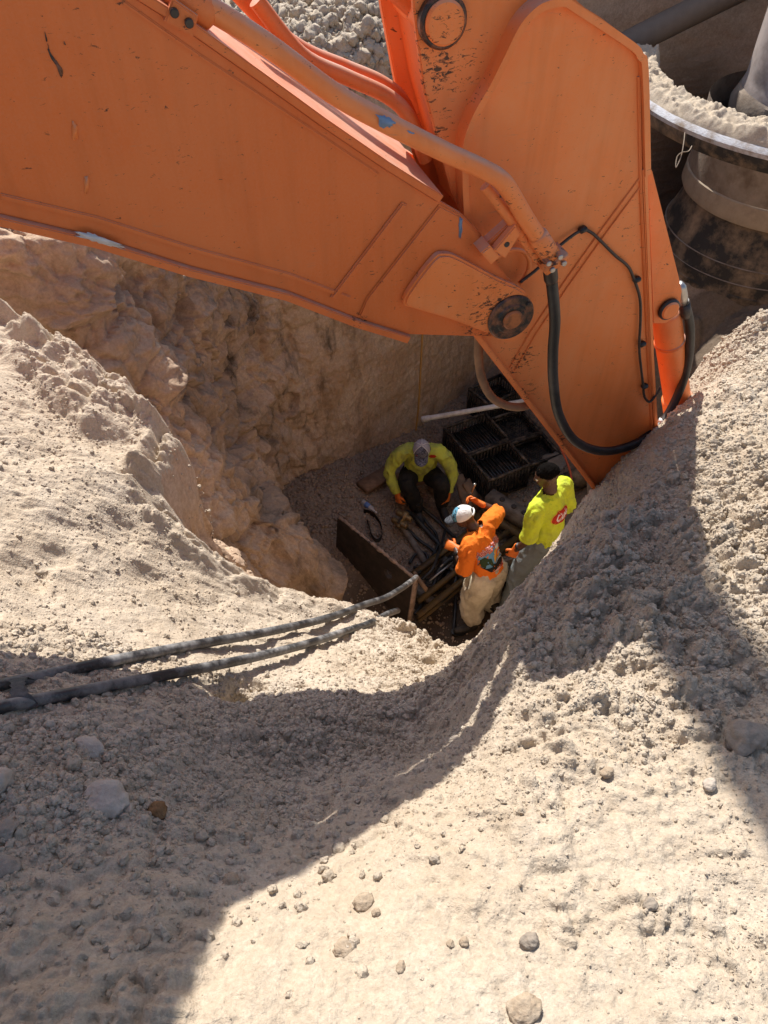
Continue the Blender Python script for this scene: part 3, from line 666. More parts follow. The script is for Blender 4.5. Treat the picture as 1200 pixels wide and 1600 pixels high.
# second, shorter line clamped beside the first one
p2 = [A(*onarm(x, y, w), w) for x, y, w in [(758,290,.0),(775,312,-.01),(800,345,-.02),(822,378,-.02),(842,406,-.02)]]
tube('hydraulic_pipe', p2, .018, M['stick'], exc, 18, 6)
for pts in ([(330,-60,.32),(400,20,.32),(470,76,.32),(540,106,.32),(596,130,.31),(630,160,.30),(660,230,.28)], [(400,0,.25),(470,85,.25),(540,120,.25),(605,150,.25),(640,185,.22),(665,250,.22)]):
    tube('hydraulic_pipe', [A(*onarm(x, y, w), w) for x, y, w in pts], .0215, M['boom'], exc, 18, 6)
# clamp block holding the pipes on top of the boom
clb = thing('pipe_clamp', None, None, A(*onarm(295, 20, .03), .03)); clb.parent = exc; clb.location = clb.location-exc.location
bmobj('clamp_plate', plate([tuple(p) for p in PL([(255,30),(268,-6),(308,22),(300,55)], .02)], .0, .03, bevel=.004), M['boom'], clb, autosmooth=.6)
for x, y in ((272,19),(295,35)):
    q = onarm(x, y, 0); part_disc('clamp_bolt', A(*q, -.012), AK, .010, .02, M['darksteel'], clb, 14, .002)
bmobj('clamp_band', tube_bm([A(*onarm(x, y, .055), .055) for x, y in [(262,-20),(300,4),(328,22),(334,27)]], [.034,.036,.036,.03], 22), M['boom'], clb, autosmooth=.5)
# bracket under the pipes at the elbow
ab = thing('pipe_bracket', None, None, A(*onarm(790, 385, 0), 0)); ab.parent = exc; ab.location = ab.location-exc.location
bmobj('bracket_plate', plate([tuple(p) for p in PL([(752,388),(800,345),(812,362),(766,408)], -.02)], -.02, .02, bevel=.004), M['boom'], ab, autosmooth=.6)
bmobj('bracket_plate', plate([tuple(p) for p in PL([(772,392),(806,352),(814,366),(790,404)], -.05)], -.05, -.02, bevel=.004), M['stick'], ab, autosmooth=.6)
bmobj('bracket_plate', plate([tuple(p) for p in PL([(752,396),(766,384),(782,402),(768,414)], -.05)], -.05, .02, bevel=.004), M['stick'], ab, autosmooth=.6)
q = onarm(792, 382, -.05); part_disc('bracket_hole', A(*q, -.052), AK, .009, .004, M['rubber'], ab, 16, .001)
q = onarm(797, 425, .06); bmobj('hub_ring', tube_bm([A(q[0]+.075*math.cos(t), q[1]+.075*math.sin(t), .07) for t in np.linspace(-.9, 2.4, 20)], .008, 10), M['stick'], ab)

# grease nipple and keeper plate at the elbow, a gusset and bolts on the pipe bracket
q = onarm(812, 470, WB0); bmobj('keeper_plate', arm_box(q[0], q[1], WB0-.038, .018, .034, .006, .6), M['greasy'], boom)
for dx_, dy_ in ((-5, 7), (5, -7)):
    q = onarm(812+dx_, 470+dy_, WB0); part_disc('keeper_bolt', A(*q, WB0-.052), AK, .008, .016, M['darksteel'], boom, 6, .002)
# hoses ------------------------------------------------------------------------------------------
hz = [(858,405,-.05),(862,440,-.05),(867,500,-.05),(864,550,-.04),(865,600,-.03),(874,650,-.02),(900,690,0),(945,705,.02),(995,692,.06),(1035,660,.12),(1062,610,.18),(1076,560,.2),(1078,510,.2),(1069,470,.2)]
hose = tube('hydraulic_hose', [A(*onarm(x, y, w), w) for x, y, w in hz], .0195, M['rubber'], exc, 18, 8)
bmobj('crimp', tube_bm([A(*onarm(x, y, -.05), -.05) for x, y in [(858,408),(859,414),(861,436),(862,440)]], [.020,.0235,.0235,.020], 18), M['darksteel'], hose, autosmooth=.5)
bmobj('crimp', tube_bm([A(*onarm(x, y, .2), .2) for x, y in [(1072,494),(1071,488),(1069,474)]], [.020,.0235,.0235], 18), M['darksteel'], hose, autosmooth=.5)
q = [A(*onarm(x, y, .2), .2) for x, y in [(1068,474),(1066,462),(1064,450),(1061,444)]]
bmobj('fitting', tube_bm(q, [.018,.022,.022,.016], 16), M['steel'], hose, autosmooth=.5)
q = [A(*onarm(x, y, .12), .12) for x, y in [(1031,664),(1034,660),(1037,656)]]
bmobj('clip', tube_bm(q, .0215, 16), M['steel'], hose)
gl = [(812,440,.06),(840,418,.07),(868,388,.08),(905,360,.085),(922,362,.085),(938,376,.085),(960,398,.085),(980,415,.085),(990,436,.085),(999,465,.085),(1000,500,.085),(998,540,.085),(1001,575,.085),(1004,600,.085),(1006,618,.082),(1014,627,.08),(1024,616,.085),(1031,604,.09)]
gline = tube('grease_line', [A(*onarm(x, y, w), w-.004) for x, y, w in gl], .0055, M['darksteel'], exc, 10, 4)
for x, y in ((905,359),(990,437),(999,538),(1003,604)):
    q = onarm(x, y, WS0); bmobj('clip', arm_box(q[0]+.012, q[1], WS0-.002, .014, .009, .012, .3), M['darksteel'], gline)
tube('drain_hose', [A(*onarm(x, y, w), w) for x, y, w in [(748,520,.15),(748,560,.15),(753,592,.14),(768,620,.13),(790,633,.12),(812,636,.11),(826,632,.12)]], .017, M['rustyhose'], exc, 16, 8)

# out of the picture: bucket, boom and stick cylinders, house, cab and tracks
def rel(s, v, w): return A(s, v, w)
bk = bmesh.new(); sb = onarm(985, 800, .25)
ofs = np.array([sb[0]+.30, sb[1]-.95])
prof = [(-.1,.35),(.25,.38),(.62,.10),(.72,-.35),(.5,-.75),(.1,-.95),(-.35,-.9),(-.33,-.86),(.08,-.9),(.45,-.7),(.66,-.34),(.56,.06),(.22,.33),(-.1,.31)]
plate([(ofs[0]+a*.75, ofs[1]+b*.75) for a, b in prof], -.2, .7, bk, .004)
bucket = bmobj('bucket', bk, M['darksteel'], exc, autosmooth=.6)
for w in (-.2, .67): bmobj('side_plate', plate([(ofs[0]+a*.75, ofs[1]+b*.75) for a, b in prof[:7]], w, w+.03), M['darksteel'], bucket, autosmooth=.6)
st0 = onarm(688, 30, .25); st1 = up[-1]+np.array([-.52,.90])
bmobj('stick_cylinder', tube_bm([A(*(st0+(st1-st0)*q), .26) for q in (-.02,.0,.22,.23,1.0)], [.05,.05,.05,.085,.085], 24), M['boom'], exc, autosmooth=.5)
u = base_foot
trk = {}
for sgn in (-1, 1):
    pts = []
    for a in np.linspace(math.pi/2, 3*math.pi/2, 10): pts.append((-2.0+.45*math.cos(a), .45+.45*math.sin(a)))
    for a in np.linspace(-math.pi/2, math.pi/2, 10): pts.append((2.0+.45*math.cos(a), .45+.45*math.sin(a)))
    bm = bmesh.new(); cx = u-AH*1.9; ys = sgn*1.2
    a_ = [bm.verts.new(np.array([cx[0], cx[1], exz])+AH*p+AZ*q+AK*(ys-.3)) for p, q in pts]; b_ = [bm.verts.new(np.array([cx[0], cx[1], exz])+AH*p+AZ*q+AK*(ys+.3)) for p, q in pts]
    bm.faces.new(a_); bm.faces.new(b_[::-1])
    for i in range(len(pts)): bm.faces.new((a_[i], b_[i], b_[(i+1) % len(pts)], a_[(i+1) % len(pts)]))
    bmesh.ops.recalc_face_normals(bm, faces=bm.faces[:]); bmobj('track', bm, M['darksteel'], exc, autosmooth=.6)
hc = np.array([u[0], u[1], exz])-AH*1.9
bmobj('house', box_bm(hc-AH*.6+AZ*1.75, AH*1.9, AK*1.35, AZ*.65, None, .08), M['boom'], exc)
cabp = box_bm(hc+AH*1.0-AK*.95+AZ*2.0, AH*.75, AK*.48, AZ*.95, None, .08); cabo = bmobj('cab', cabp, M['boom'], exc)
M['glass'] = simple('cab_glass', (.03, .04, .045), .08, 0, .1, 10, bump=0)
bmobj('windscreen', box_bm(hc+AH*1.752-AK*.95+AZ*2.15, AH*.01, AK*.38, AZ*.6, None, .005), M['glass'], cabo)
# ------------------------------------------------------------------ drainage structure and pipes in the far right of the dig
M['concrete'] = simple('dirty_concrete', (.24, .19, .145), .9, 0, .3, 9, bump=.5, bdist=.01, dirt=(.13, .09, .06), dirt_amt=.9, dirt_scale=5)
M['palehoop'] = simple('pale_grout_band', (.34, .27, .195), .9, 0, .2, 12, bump=.4, bdist=.006, dirt=(.22, .16, .11), dirt_amt=.6)
M['blackplastic'] = simple('black_corrugated_plastic', (.024, .021, .018), .8, 0, .4, 15, bump=.3, bdist=.005, dirt=(.26, .18, .11), dirt_amt=1.0, dirt_scale=3.6)
M['rimpaint'] = simple('chipped_white_rim', (.52, .52, .54), .95, 0, .15, 30, bump=.8, bdist=.015, dirt=(.24, .175, .12), dirt_amt=.95, dirt_scale=7)
M['greypipe'] = simple('mauve_grey_concrete_pipe', (.36, .30, .27), .9, 0, .3, 7, bump=.3, bdist=.006, dirt=(.14, .11, .09), dirt_amt=.7, dirt_scale=4)
M['pvcgrey'] = simple('dusty_grey_pipe', (.16, .125, .095), .7, 0, .2, 12, bump=.1)
def lathe(name, c, prof, m, parent, seg=96, wob=0.0, smooth=True, a0=0, a1=2*math.pi):
    bm = bmesh.new(); full = abs(a1-a0-2*math.pi) < 1e-6; rings = []
    for q, (r, z) in enumerate(prof):
        row = []
        for k in range(seg if full else seg+1):
            a = a0+(a1-a0)*k/seg; n = 1+wob*math.sin(a*7+q*2.1)*math.sin(a*3.3+q); row.append(bm.verts.new((c[0]+r*n*math.cos(a), c[1]+r*n*math.sin(a), z)))
        rings.append(row)
    for i in range(len(rings)-1):
        for k in range(seg):
            q = (k+1) % seg if full else k+1
            bm.faces.new((rings[i][k], rings[i][q], rings[i+1][q], rings[i+1][k]))
    bmesh.ops.recalc_face_normals(bm, faces=bm.faces[:])
    return bmobj(name, bm, m, parent, smooth, autosmooth=.7)
MC = (4.30, 7.95); BC = (4.10, 7.75); RA, RB = math.radians(158), math.radians(318)
mh = thing('manhole_chamber', 'round drainage chamber with a chipped white rim and black banded barrel', 'manhole', (MC[0], MC[1], 2.2))
lathe('barrel', BC, [(.94, 4.26),(.945, 3.90),(.95, 3.60)], M['concrete'], mh, wob=.004)
lathe('hoop', BC, [(.95, 3.60),(.965, 3.59),(.97, 3.43),(.95, 3.39),(.86, 3.39)], M['palehoop'], mh, wob=.004)
lathe('lower_barrel', BC, [(.88, 3.45),(.93, 3.25),(1.00, 3.05),(1.02, 3.0),(1.03, 2.87),(1.04, 2.85),(1.04, 2.73),(1.05, 2.72),(1.05, 2.3),(1.0, 1.6)], M['blackplastic'], mh, wob=.006)
for z in (3.01, 2.85): lathe('band_line', BC, [(1.017+.02*(z < 3), z+.006),(1.030+.02*(z < 3), z),(1.017+.02*(z < 3), z-.006)], M['concrete'], mh, 96)
rimo = lathe('rim', MC, [(1.60, 4.12),(1.60, 4.36),(1.63, 4.40),(1.87, 4.40),(1.945, 4.385),(1.98, 4.35),(1.965, 4.31)], M['rimpaint'], mh, 130, wob=.001, a0=RA, a1=RB)
lathe('rim_edge', MC, [(1.965, 4.31),(1.955, 4.25),(1.92, 4.19),(1.60, 4.19)], M['blackplastic'], mh, 130, wob=.002, a0=RA, a1=RB)
# sand lying on the rim
aa_, rr_ = np.linspace(RA, RB, 380), np.linspace(1.61, 1.935, 36)
AA, RR = np.meshgrid(aa_, rr_, indexing='ij'); SX, SY = MC[0]+RR*np.cos(AA), MC[1]+RR*np.sin(AA)
prof_ = np.clip(np.minimum((RR-1.61)/.05, (1.935-RR)/.07), 0, 1); SPn = np.stack([SX, SY, SX*0], -1)
SZ = 4.405+(.035+.04*fbm(SPn*3.5, 4, 201)+.035*billow(SPn*9, 3, 203)+.02*billow(SPn*24, 3, 206))*prof_**.6*sstep(.0, .35, .55+fbm(SPn*2.6, 3, 209))-.03*(1-prof_)
tag(mesh_obj('sand', np.stack([SX, SY, SZ], -1).reshape(-1, 3), grid_faces(380, 36), M['bank']), 'pale sand lying along the rim of the drainage chamber', 'sand', kind='stuff')
rs = thing('riser_pipe', 'upright mauve grey concrete pipe standing inside the drainage chamber', 'pipe', (MC[0], MC[1], 3.4))
lathe('pipe_wall', MC, [(.74, 7.2),(.76, 7.15),(.76, 4.42),(.765, 4.35),(.78, 4.30),(.78, 2.6)], M['greypipe'], rs, wob=.005)
lathe('mortar_collar', MC, [(.76, 4.30),(.80, 4.26),(.83, 4.16),(.83, 3.9)], M['concrete'], rs, wob=.02)
dp = tube('drain_pipe', [(1.7, 8.75, 4.02),(2.45, 8.98, 4.33),(3.3, 9.3, 4.62),(4.6, 9.75, 5.05)], .135, M['pvcgrey'], None, 24, 5)
tag(dp, 'long grey drain pipe running along the back wall behind the stick', 'pipe')
st_ = tube('string', [tuple(p) for p in (at(1070,207,6.30), at(1068,225,6.26), at(1064,245,6.25), at(1056,262,6.25), at(1058,245,6.25), at(1066,238,6.24), at(1076,236,6.24), at(1081,228,6.27))], .004, M['palehoop'], None, 6, 4)
tag(st_, 'loose pale string hanging over the white rim of the chamber', 'string')
# the ground heaped round its foot
hx, hy = np.linspace(2.3, 5.6, 150), np.linspace(5.4, 8.8, 150); HX, HY = np.meshgrid(hx, hy, indexing='ij'); HP = np.stack([HX, HY, HX*0], -1)
dist = np.hypot(HX-BC[0], HY-BC[1]); HZ = 2.78-.95*np.maximum(dist-.95, 0)-.35*np.maximum(dist-1.4, 0)+.10*fbm(HP*2.4, 5, 211)+.45*lumps(HX, HY, .42, 213, .6, .2, .7)+.4*lumps(HX, HY, .16, 216, .7, .2, .7)+.4*lumps(HX, HY, .07, 219, .8, .2, .7)
hp = mesh_obj('spoil_heap', np.stack([HX, HY, HZ], -1).reshape(-1, 3), grid_faces(150, 150), M['gravel']); tag(hp, 'dark wet spoil heaped round the foot of the drainage chamber', kind='structure')
a = hp.data.attributes.new('damp_shade', 'FLOAT', 'POINT'); a.data.foreach_set('value', (.62*sstep(.35, -.1, fbm(HP*1.5, 3, 221))).ravel().astype(np.float32))

# ------------------------------------------------------------------ things on the pit floor
M['wood'] = simple('weathered_board', (.22, .135, .08), .8, 0, .35, 22, bump=.3, dirt=(.09, .06, .04), dirt_amt=.7)
M['plateiron'] = simple('rusty_steel_plate', (.055, .042, .034), .7, .35, .4, 12, bump=.3, bdist=.004, dirt=(.115, .085, .06), dirt_amt=.6, dirt_scale=6)
M['plateedge'] = simple('chipped_plate_edge', (.36, .25, .18), .8, 0, .35, 25, bump=.4, dirt=(.12, .08, .05), dirt_amt=.8, dirt_scale=20)
M['crate'] = simple('black_crate_plastic', (.013, .012, .012), .42, 0, .4, 30, bump=.1, dirt=(.14, .105, .08), dirt_amt=.5, dirt_scale=16)
M['cratedust'] = simple('gritty_crate_rim', (.02, .018, .016), .6, 0, .4, 50, bump=.5, bdist=.004, dirt=(.30, .23, .17), dirt_amt=.7, dirt_scale=13)
M['pvc'] = simple('white_pvc', (.66, .63, .60), .5, 0, .08, 20, bump=.05, dirt=(.30, .24, .19), dirt_amt=.6)
M['cord'] = simple('ochre_cord', (.30, .17, .05), .8, 0, .2, 40)
M['redcord'] = simple('red_cord', (.42, .09, .05), .7, 0, .2, 40)
M['yellow'] = simple('scuffed_yellow_steel', (.11, .066, .018), .6, .2, .35, 20, bump=.15, dirt=(.05, .035, .025), dirt_amt=.95, dirt_scale=7)
M['greysteel'] = simple('gritty_grey_steel', (.22, .185, .15), .7, .3, .35, 22, bump=.3, dirt=(.08, .06, .045), dirt_amt=.8, dirt_scale=8)
M['brass'] = simple('dull_brass', (.30, .19, .075), .5, .6, .4, 40, dirt=(.05, .04, .03), dirt_amt=.8, dirt_scale=20)

# crates: outer size from the survey, long side u, short side v
def crate(name, label, p0, p1, p2, h, kind, z, rim=.03):
    """p0 p1 p2: three top corners in plan (p0-p1 one side, p1-p2 the other)"""
    p0, p1, p2 = [np.array(q[:2]) for q in (p0, p1, p2)]; c = (p0+p2)/2; u = (p1-p0); lu = np.linalg.norm(u); u /= lu
    v = np.array([-u[1], u[0]]); v = v*np.sign(np.dot(p2-p1, v)); lv = abs(np.dot(p2-p1, v)); c = p0+u*lu/2+v*lv/2
    U3, V3 = np.array([u[0], u[1], 0]), np.array([v[0], v[1], 0]); Zv = np.array([0, 0, 1.]); c3 = np.array([c[0], c[1], z-h])
    t = thing(name, label, 'crate', c3, 'black plastic crates on the pit floor')
    bm = bmesh.new(); w = .03
    for s in (-1, 1):
        box_bm(c3+U3*s*(lu/2-rim/2)+Zv*(h-.02), U3*rim/2, V3*lv/2, Zv*.02, bm, .004)
        box_bm(c3+V3*s*(lv/2-rim/2)+Zv*(h-.0203), U3*(lu/2-rim), V3*rim/2, Zv*.02, bm, .004)
    bmobj('rim', bm, M['cratedust'], t, autosmooth=.5)
    for s in (-1, 1):
        for q in (-1, 1): bmobj('corner_post', box_bm(c3+U3*s*(lu/2-.02)+V3*q*(lv/2-.02)+Zv*(h-.04)/2, U3*.018, V3*.018, Zv*(h-.04)/2), M['crate'], t)
    for s in (-1, 1):
        for ax, oth, L, O in ((U3, V3, lu, lv), (V3, U3, lv, lu)):
            bm = bmesh.new(); n = int((L-.08)/.045)
            for k in range(n): box_bm(c3+oth*s*(O/2-.012)+ax*((k+.5)/n-.5)*(L-.08)+Zv*(h/2-.01), ax*.012, oth*.006, Zv*(h/2-.03), bm)
            box_bm(c3+oth*s*(O/2-.019)+Zv*(h*.55), ax*(L/2-.04), oth*.005, Zv*.018, bm); box_bm(c3+oth*s*(O/2-.012)+Zv*.02, ax*(L/2-.04), oth*.008, Zv*.02, bm)
            w_ = bmobj('side_wall', bm, M['crate'], t)
    if kind == 'slat':
        n = int((lv-.06)/.042)
        for k in range(n):
            y = ((k+.5)/n-.5)*(lv-.06); bmobj('floor_slat', box_bm(c3+V3*y+Zv*(h*.58+.006*(k % 2)), U3*(lu/2-.03), V3*.0145, Zv*.008), M['crate'], t)
    else:
        bm = bmesh.new(); p = .034; L2 = .5*(lu+lv)
        for sg in (-1, 1):
            d1 = U3+V3*sg*.62; d1 /= np.linalg.norm(d1)
            k = -int(L2/p)
            while k*p < L2:
                # clip the bar to the floor rectangle
                o = V3*(k*p); lo_, hi_ = -9, 9
                for ax, lim in ((U3, lu/2-.03), (V3, lv/2-.03)):
                    a_ = np.dot(d1, ax); b_ = np.dot(o, ax)
                    t0, t1 = sorted(((-lim-b_)/a_, (lim-b_)/a_)); lo_, hi_ = max(lo_, t0), min(hi_, t1)
                if hi_-lo_ > .02:
                    n_ = np.cross(d1, Zv); box_bm(c3+o+d1*(lo_+hi_)/2+Zv*(h*.3+.003*sg), d1*(hi_-lo_)/2, n_*.0045, Zv*.003, bm)
                k += 1
        tag(bmobj('mesh_panel', bm, M['cratedust'], t), kind='stuff')
        bmobj('floor_frame', box_bm(c3+Zv*(h*.3-.012), U3*(lu/2-.03), V3*.03, Zv*.006), M['crate'], t)
    return t
z1 = .47
cL, cB, cR, cT = [atz(x, y, z1) for x, y in ((692,666),(765,751),(821,719),(759,643))]
m1 = cL+(cB-cL)*.53; m2 = cT+(cR-cT)*.53
crate('black_crate', 'black slatted crate at the near end, closest to the man in the orange shirt', cB, m1+(cB-m1)*.02, m2, .40, 'slat', z1)
crate('black_crate', 'black slatted crate next to the seated man in the ball cap', m1, cL, cT, .40, 'slat', z1-.004)
e = (cR-cT); pv = np.array([cR[0]-cB[0], cR[1]-cB[1], 0]); pv /= np.linalg.norm(pv)
q0 = cR+pv*.03-np.array([0,0,.1]); q1 = m2+pv*.03-np.array([0,0,.1]); q2 = cT+pv*.03-np.array([0,0,.1])
crate('black_crate', 'shallow black crate with a diamond mesh floor, tucked under the stick', q0, q1, q1+pv*.56, .20, 'mesh', .34)
crate('black_crate', 'shallow mesh crate farther back, below the white plastic pipe', q1-e*.01, q2, q2+pv*.56, .20, 'mesh', .336)
b0, b1, b2 = [atz(x, y, .5) for x, y in ((741,628),(787,598),(815,622))]
crate('black_crate', 'dark crate standing against the back wall behind the white plastic pipe', b0+np.array([-.06,.30,0]), b1+np.array([-.02,.22,0]), b2+np.array([.05,.2,0]), .42, 'slat', .5)

# steel plate with a lifting hole, leaning by the trench
pa, pb = atz(527, 809, .78), atz(646, 906, .78); du_ = (pb-pa); Lp = np.linalg.norm(du_); du_ /= Lp; nr_ = np.array([du_[1], -du_[0], 0])
Hp = 1.25; down = np.array([0, 0, -1.0])+nr_*.10; down /= np.linalg.norm(down)
nrm_ = np.cross(du_, down); nrm_ = nrm_*np.sign(np.dot(nrm_, nr_)); th = .022
sp = thing('steel_plate', 'dark rusty steel plate with a round hole, standing on edge in the pit', 'steel plate', pa+down*Hp)
hole = (Lp*.70, .22); bm = bmesh.new(); ring_n = 28
def pt(u_, v_, w_): return pa+du_*u_+down*v_+nrm_*w_
quads = []
for w_ in (0, -th*2):
    rin = [bm.verts.new(pt(hole[0]+.062*math.cos(t), hole[1]+.062*math.sin(t), w_)) for t in np.linspace(0, 2*math.pi, ring_n, endpoint=False)]
    out = []
    for t in np.linspace(0, 2*math.pi, ring_n, endpoint=False):
        cx, sy = math.cos(t), math.sin(t); k = min([(Lp-hole[0])/cx if cx > 1e-6 else 1e9, -hole[0]/cx if cx < -1e-6 else 1e9, (Hp-hole[1])/sy if sy > 1e-6 else 1e9, -hole[1]/sy if sy < -1e-6 else 1e9])
        out.append([hole[0]+cx*k, hole[1]+sy*k])
    for cx, cy in ((0,0),(Lp,0),(Lp,Hp),(0,Hp)):
        j = min(range(ring_n), key=lambda i: (out[i][0]-cx)**2+(out[i][1]-cy)**2); out[j] = [cx, cy]
    ro_ = [bm.verts.new(pt(a_, b_+.012*math.sin(a_*31)*(b_ < .01), w_)) for a_, b_ in out]
    quads.append((rin, ro_))
    for k in range(ring_n): bm.faces.new((rin[k], rin[(k+1) % ring_n], ro_[(k+1) % ring_n], ro_[k]))
for k in range(ring_n):
    q = (k+1) % ring_n
    for s_ in (0, 1): bm.faces.new((quads[0][s_][k], quads[0][s_][q], quads[1][s_][q], quads[1][s_][k]))
bmesh.ops.recalc_face_normals(bm, faces=bm.faces[:]); bmobj('plate', bm, M['plateiron'], sp, smooth=False)
bm = bmesh.new(); prev = None; rng = np.random.default_rng(4)
P_ = [pt(u_, -.004+.010*rng.uniform(-1, 1), -th) for u_ in np.linspace(.01, Lp-.005, 40)]; bmobj('chipped_edge', tube_bm(P_, [th*.9+.006*rng.uniform(-1,1) for _ in P_], 8), M['plateedge'], sp)
bmobj('end_flange', box_bm(pt(Lp+.014, Hp/2-.03, -th), du_*.011, nrm_*.035, down*Hp/2, None, .003), M['plateedge'], sp)
bmobj('end_flange', box_bm(pt(Lp+.05, .02, -th*2.4), du_*.10+down*.05, nrm_*.018, np.cross(du_, nrm_)*.02, None, .004), M['wood'], sp)

# jacking frame the men stand by: two yellow rails, cross members, a gritty grey head block
ra, rb = atz(660, 960, .18), atz(822, 829, .22); rl, rr2 = atz(640, 905, .18), atz(796, 790, .22)
ua = rb-ra; ua[2] = 0; La = np.linalg.norm(ua); ua /= La; va = np.array([-ua[1], ua[0], 0]); Zv = np.array([0,0,1.])
jf = thing('pipe_jacking_frame', 'scuffed yellow steel jacking frame lying in the trench between the men', 'machine', (ra+rb)/2*np.array([1,1,0]))
gap = abs(np.dot(rl-ra, va))
for o in (ra, ra+va*gap):
    bm = box_bm(o+ua*La*.52+Zv*.05, ua*La*.56, va*.035, Zv*.012, None, .003); box_bm(o+ua*La*.52-Zv*.05, ua*La*.56, va*.035, Zv*.012, bm, .003); box_bm(o+ua*La*.52, ua*La*.56, va*.008, Zv*.042, bm)
    bmobj('rail', bm, M['yellow'], jf, autosmooth=.5)
bmobj('rail', tube_bm([ra+va*gap*.30+ua*.05+Zv*.05, ra+va*gap*.30+ua*La*.9+Zv*.05], .035, 18), M['yellow'], jf, autosmooth=.5)
for k in (.12, .42, .70): bmobj('cross_member', box_bm(ra+va*gap/2+ua*La*k-Zv*.03, ua*.045, va*(gap/2-.04), Zv*.035, None, .004), M['greysteel'], jf)
for k, off in ((.2, .55), (.33, .68)): bmobj('rod', tube_bm([ra+va*gap*off+ua*La*k+Zv*.06, ra+va*gap*off+ua*La*(k+.26)+Zv*.07], .012, 12), M['steel'], jf)
g0, g1 = atz(775, 775, .42), atz(826, 806, .42); ug = g1-g0; ug[2] = 0; Lg = np.linalg.norm(ug); ug /= Lg; vg = np.array([-ug[1], ug[0], 0])
hb = bmobj('head_block', box_bm((g0+g1)/2-Zv*.12, ug*(Lg/2+.1), vg*.09, Zv*.12, None, .012), M['greysteel'], jf, autosmooth=.5)
for k in (-.62, .1, .72): part_disc('bolt', (g0+g1)/2+ug*Lg/2*k-Zv*.004, (0,0,1), .034, .022, M['darksteel'], hb, 8, .004)
bmobj('yellow_beam', box_bm((g0+g1)/2-Zv*.20-vg*.16, ug*(Lg/2+.06), vg*.05, Zv*.05, None, .006), M['yellow'], jf)
bmobj('yellow_beam', box_bm((g0+g1)/2-Zv*.27+vg*.02-ug*.30, ug*.05, vg*.30, Zv*.05, None, .006), M['yellow'], jf)

# small loose things
def floor_at(px, py, lift=0.0):
    p = atz(px, py, .1)
    for _ in range(6): p = atz(px, py, fz(p[0], p[1])+lift)
    return p
def board(label, a_, b_, wdt, thk, m=M['wood'], up=(0,0,1), name='wooden_board'):
    a_, b_ = np.array(a_), np.array(b_); u = b_-a_; L = np.linalg.norm(u); u /= L; v = np.cross(np.array(up, float), u); v /= np.linalg.norm(v); w = np.cross(u, v)
    o = bmobj(name, box_bm((a_+b_)/2, u*L/2, v*wdt/2, w*thk/2, None, .004), m, None); return tag(o, label, 'board')
board('brown board lying on the gravel at the seated man\'s right hand', floor_at(566,762,.08), floor_at(608,738,.10), .20, .07)
board('narrow plank standing up between the seated man and the black crates', floor_at(742,832,.03), floor_at(716,742,.42), .12, .035)
board('brown plank propped against the side of the near black crate', floor_at(752,800,.05), floor_at(728,752,.40), .14, .035)
board('short pale board lying behind the seated man\'s boots', floor_at(676,770,.06), floor_at(704,752,.08), .17, .04)
board('board the seated man sits on, propped between wall and gravel', floor_at(622,752,.26), floor_at(690,738,.28), .24, .05)
pv_ = tube('plastic_pipe', [at(660,655,9.5), at(740,641,9.35), at(830,625,9.2)], .032, M['pvc'], None, 18, 3); tag(pv_, 'long white plastic pipe lying slanted across the tops of the crates', 'pipe')
bmobj('pipe_socket', tube_bm([at(659,655.4,9.503), at(660,655.2,9.5), at(671,653.2,9.48), at(672,653,9.478)], [.032,.039,.039,.032], 18), M['pvc'], pv_, autosmooth=.5)
yc = [at(662,455,7.66), at(661,500,7.9), at(659,540,8.22), at(657,580,8.55), at(655,620,8.92), at(652,655,9.25), at(650,672,9.4)]
tag(tube('cord', yc, .012, M['cord'], None, 8, 5), 'ochre cord hanging straight down the tan back wall', 'cord')
tag(tube('cord', [at(876,700,8.6), at(886,722,8.7), at(892,742,8.75), at(894,765,8.8), at(888,782,8.9)], .013, M['redcord'], None, 8, 5), 'red cord hanging beside the edge of the orange stick', 'cord')
bpz = thing('plastic_pipe', 'stub of black plastic pipe on the gravel under the stick', 'pipe', floor_at(885, 758))
bmobj('pipe_wall', tube_bm([floor_at(862,765,.13), floor_at(870,762,.14), floor_at(925,738,.16), floor_at(955,728,.16)], [.125,.13,.13,.13], 28), M['blackplastic'], bpz, autosmooth=.5)
bmobj('end_lip', tube_bm([floor_at(861,765.4,.13), floor_at(868,762.8,.135)], [.139,.139], 28), M['rubber'], bpz, autosmooth=.5)
bk0 = floor_at(802, 925); bz = bk0[2]
bu = thing('bucket', 'black plastic bucket standing beside the man in grey jeans', 'bucket', bk0)
lathe('shell', bk0, [(.0, bz+.02),(.12, bz+.02),(.155, bz+.36),(.165, bz+.37),(.168, bz+.34),(.162, bz+.33),(.158, bz+.30),(.125, bz+.0),(0, bz)], M['blackplastic'], bu, 40)
lathe('rib', bk0, [(.150, bz+.285),(.166, bz+.28),(.166, bz+.262),(.150, bz+.257)], M['blackplastic'], bu, 40)
tube('handle', [bk0+np.array([.16*math.cos(t), .16*math.sin(t)*.6-.08*math.sin(t), .345-.05*math.sin(t)]) for t in np.linspace(0, math.pi, 9)], .005, M['steel'], bu, 8, 3)
M['pet'] = simple('clear_bottle', (.42, .40, .38), .15, 0, .1, 20, bump=0); M['petlabel'] = simple('blue_bottle_label', (.12, .22, .50), .5, 0, .2, 60, bump=0)
b0 = floor_at(566,783,.035); b1 = floor_at(583,797,.035); ub = (b1-b0)/np.linalg.norm(b1-b0)
bo = thing('water_bottle', 'small clear water bottle with a blue label lying on the gravel', 'bottle', b0)
bmobj('bottle_body', tube_bm([b0+ub*q for q in (0,.006,.15,.185,.20,.215)], [.02,.033,.033,.018,.013,.013], 18), M['pet'], bo)
bmobj('label', tube_bm([b0+ub*q for q in (.05,.115)], .034, 18), M['petlabel'], bo)
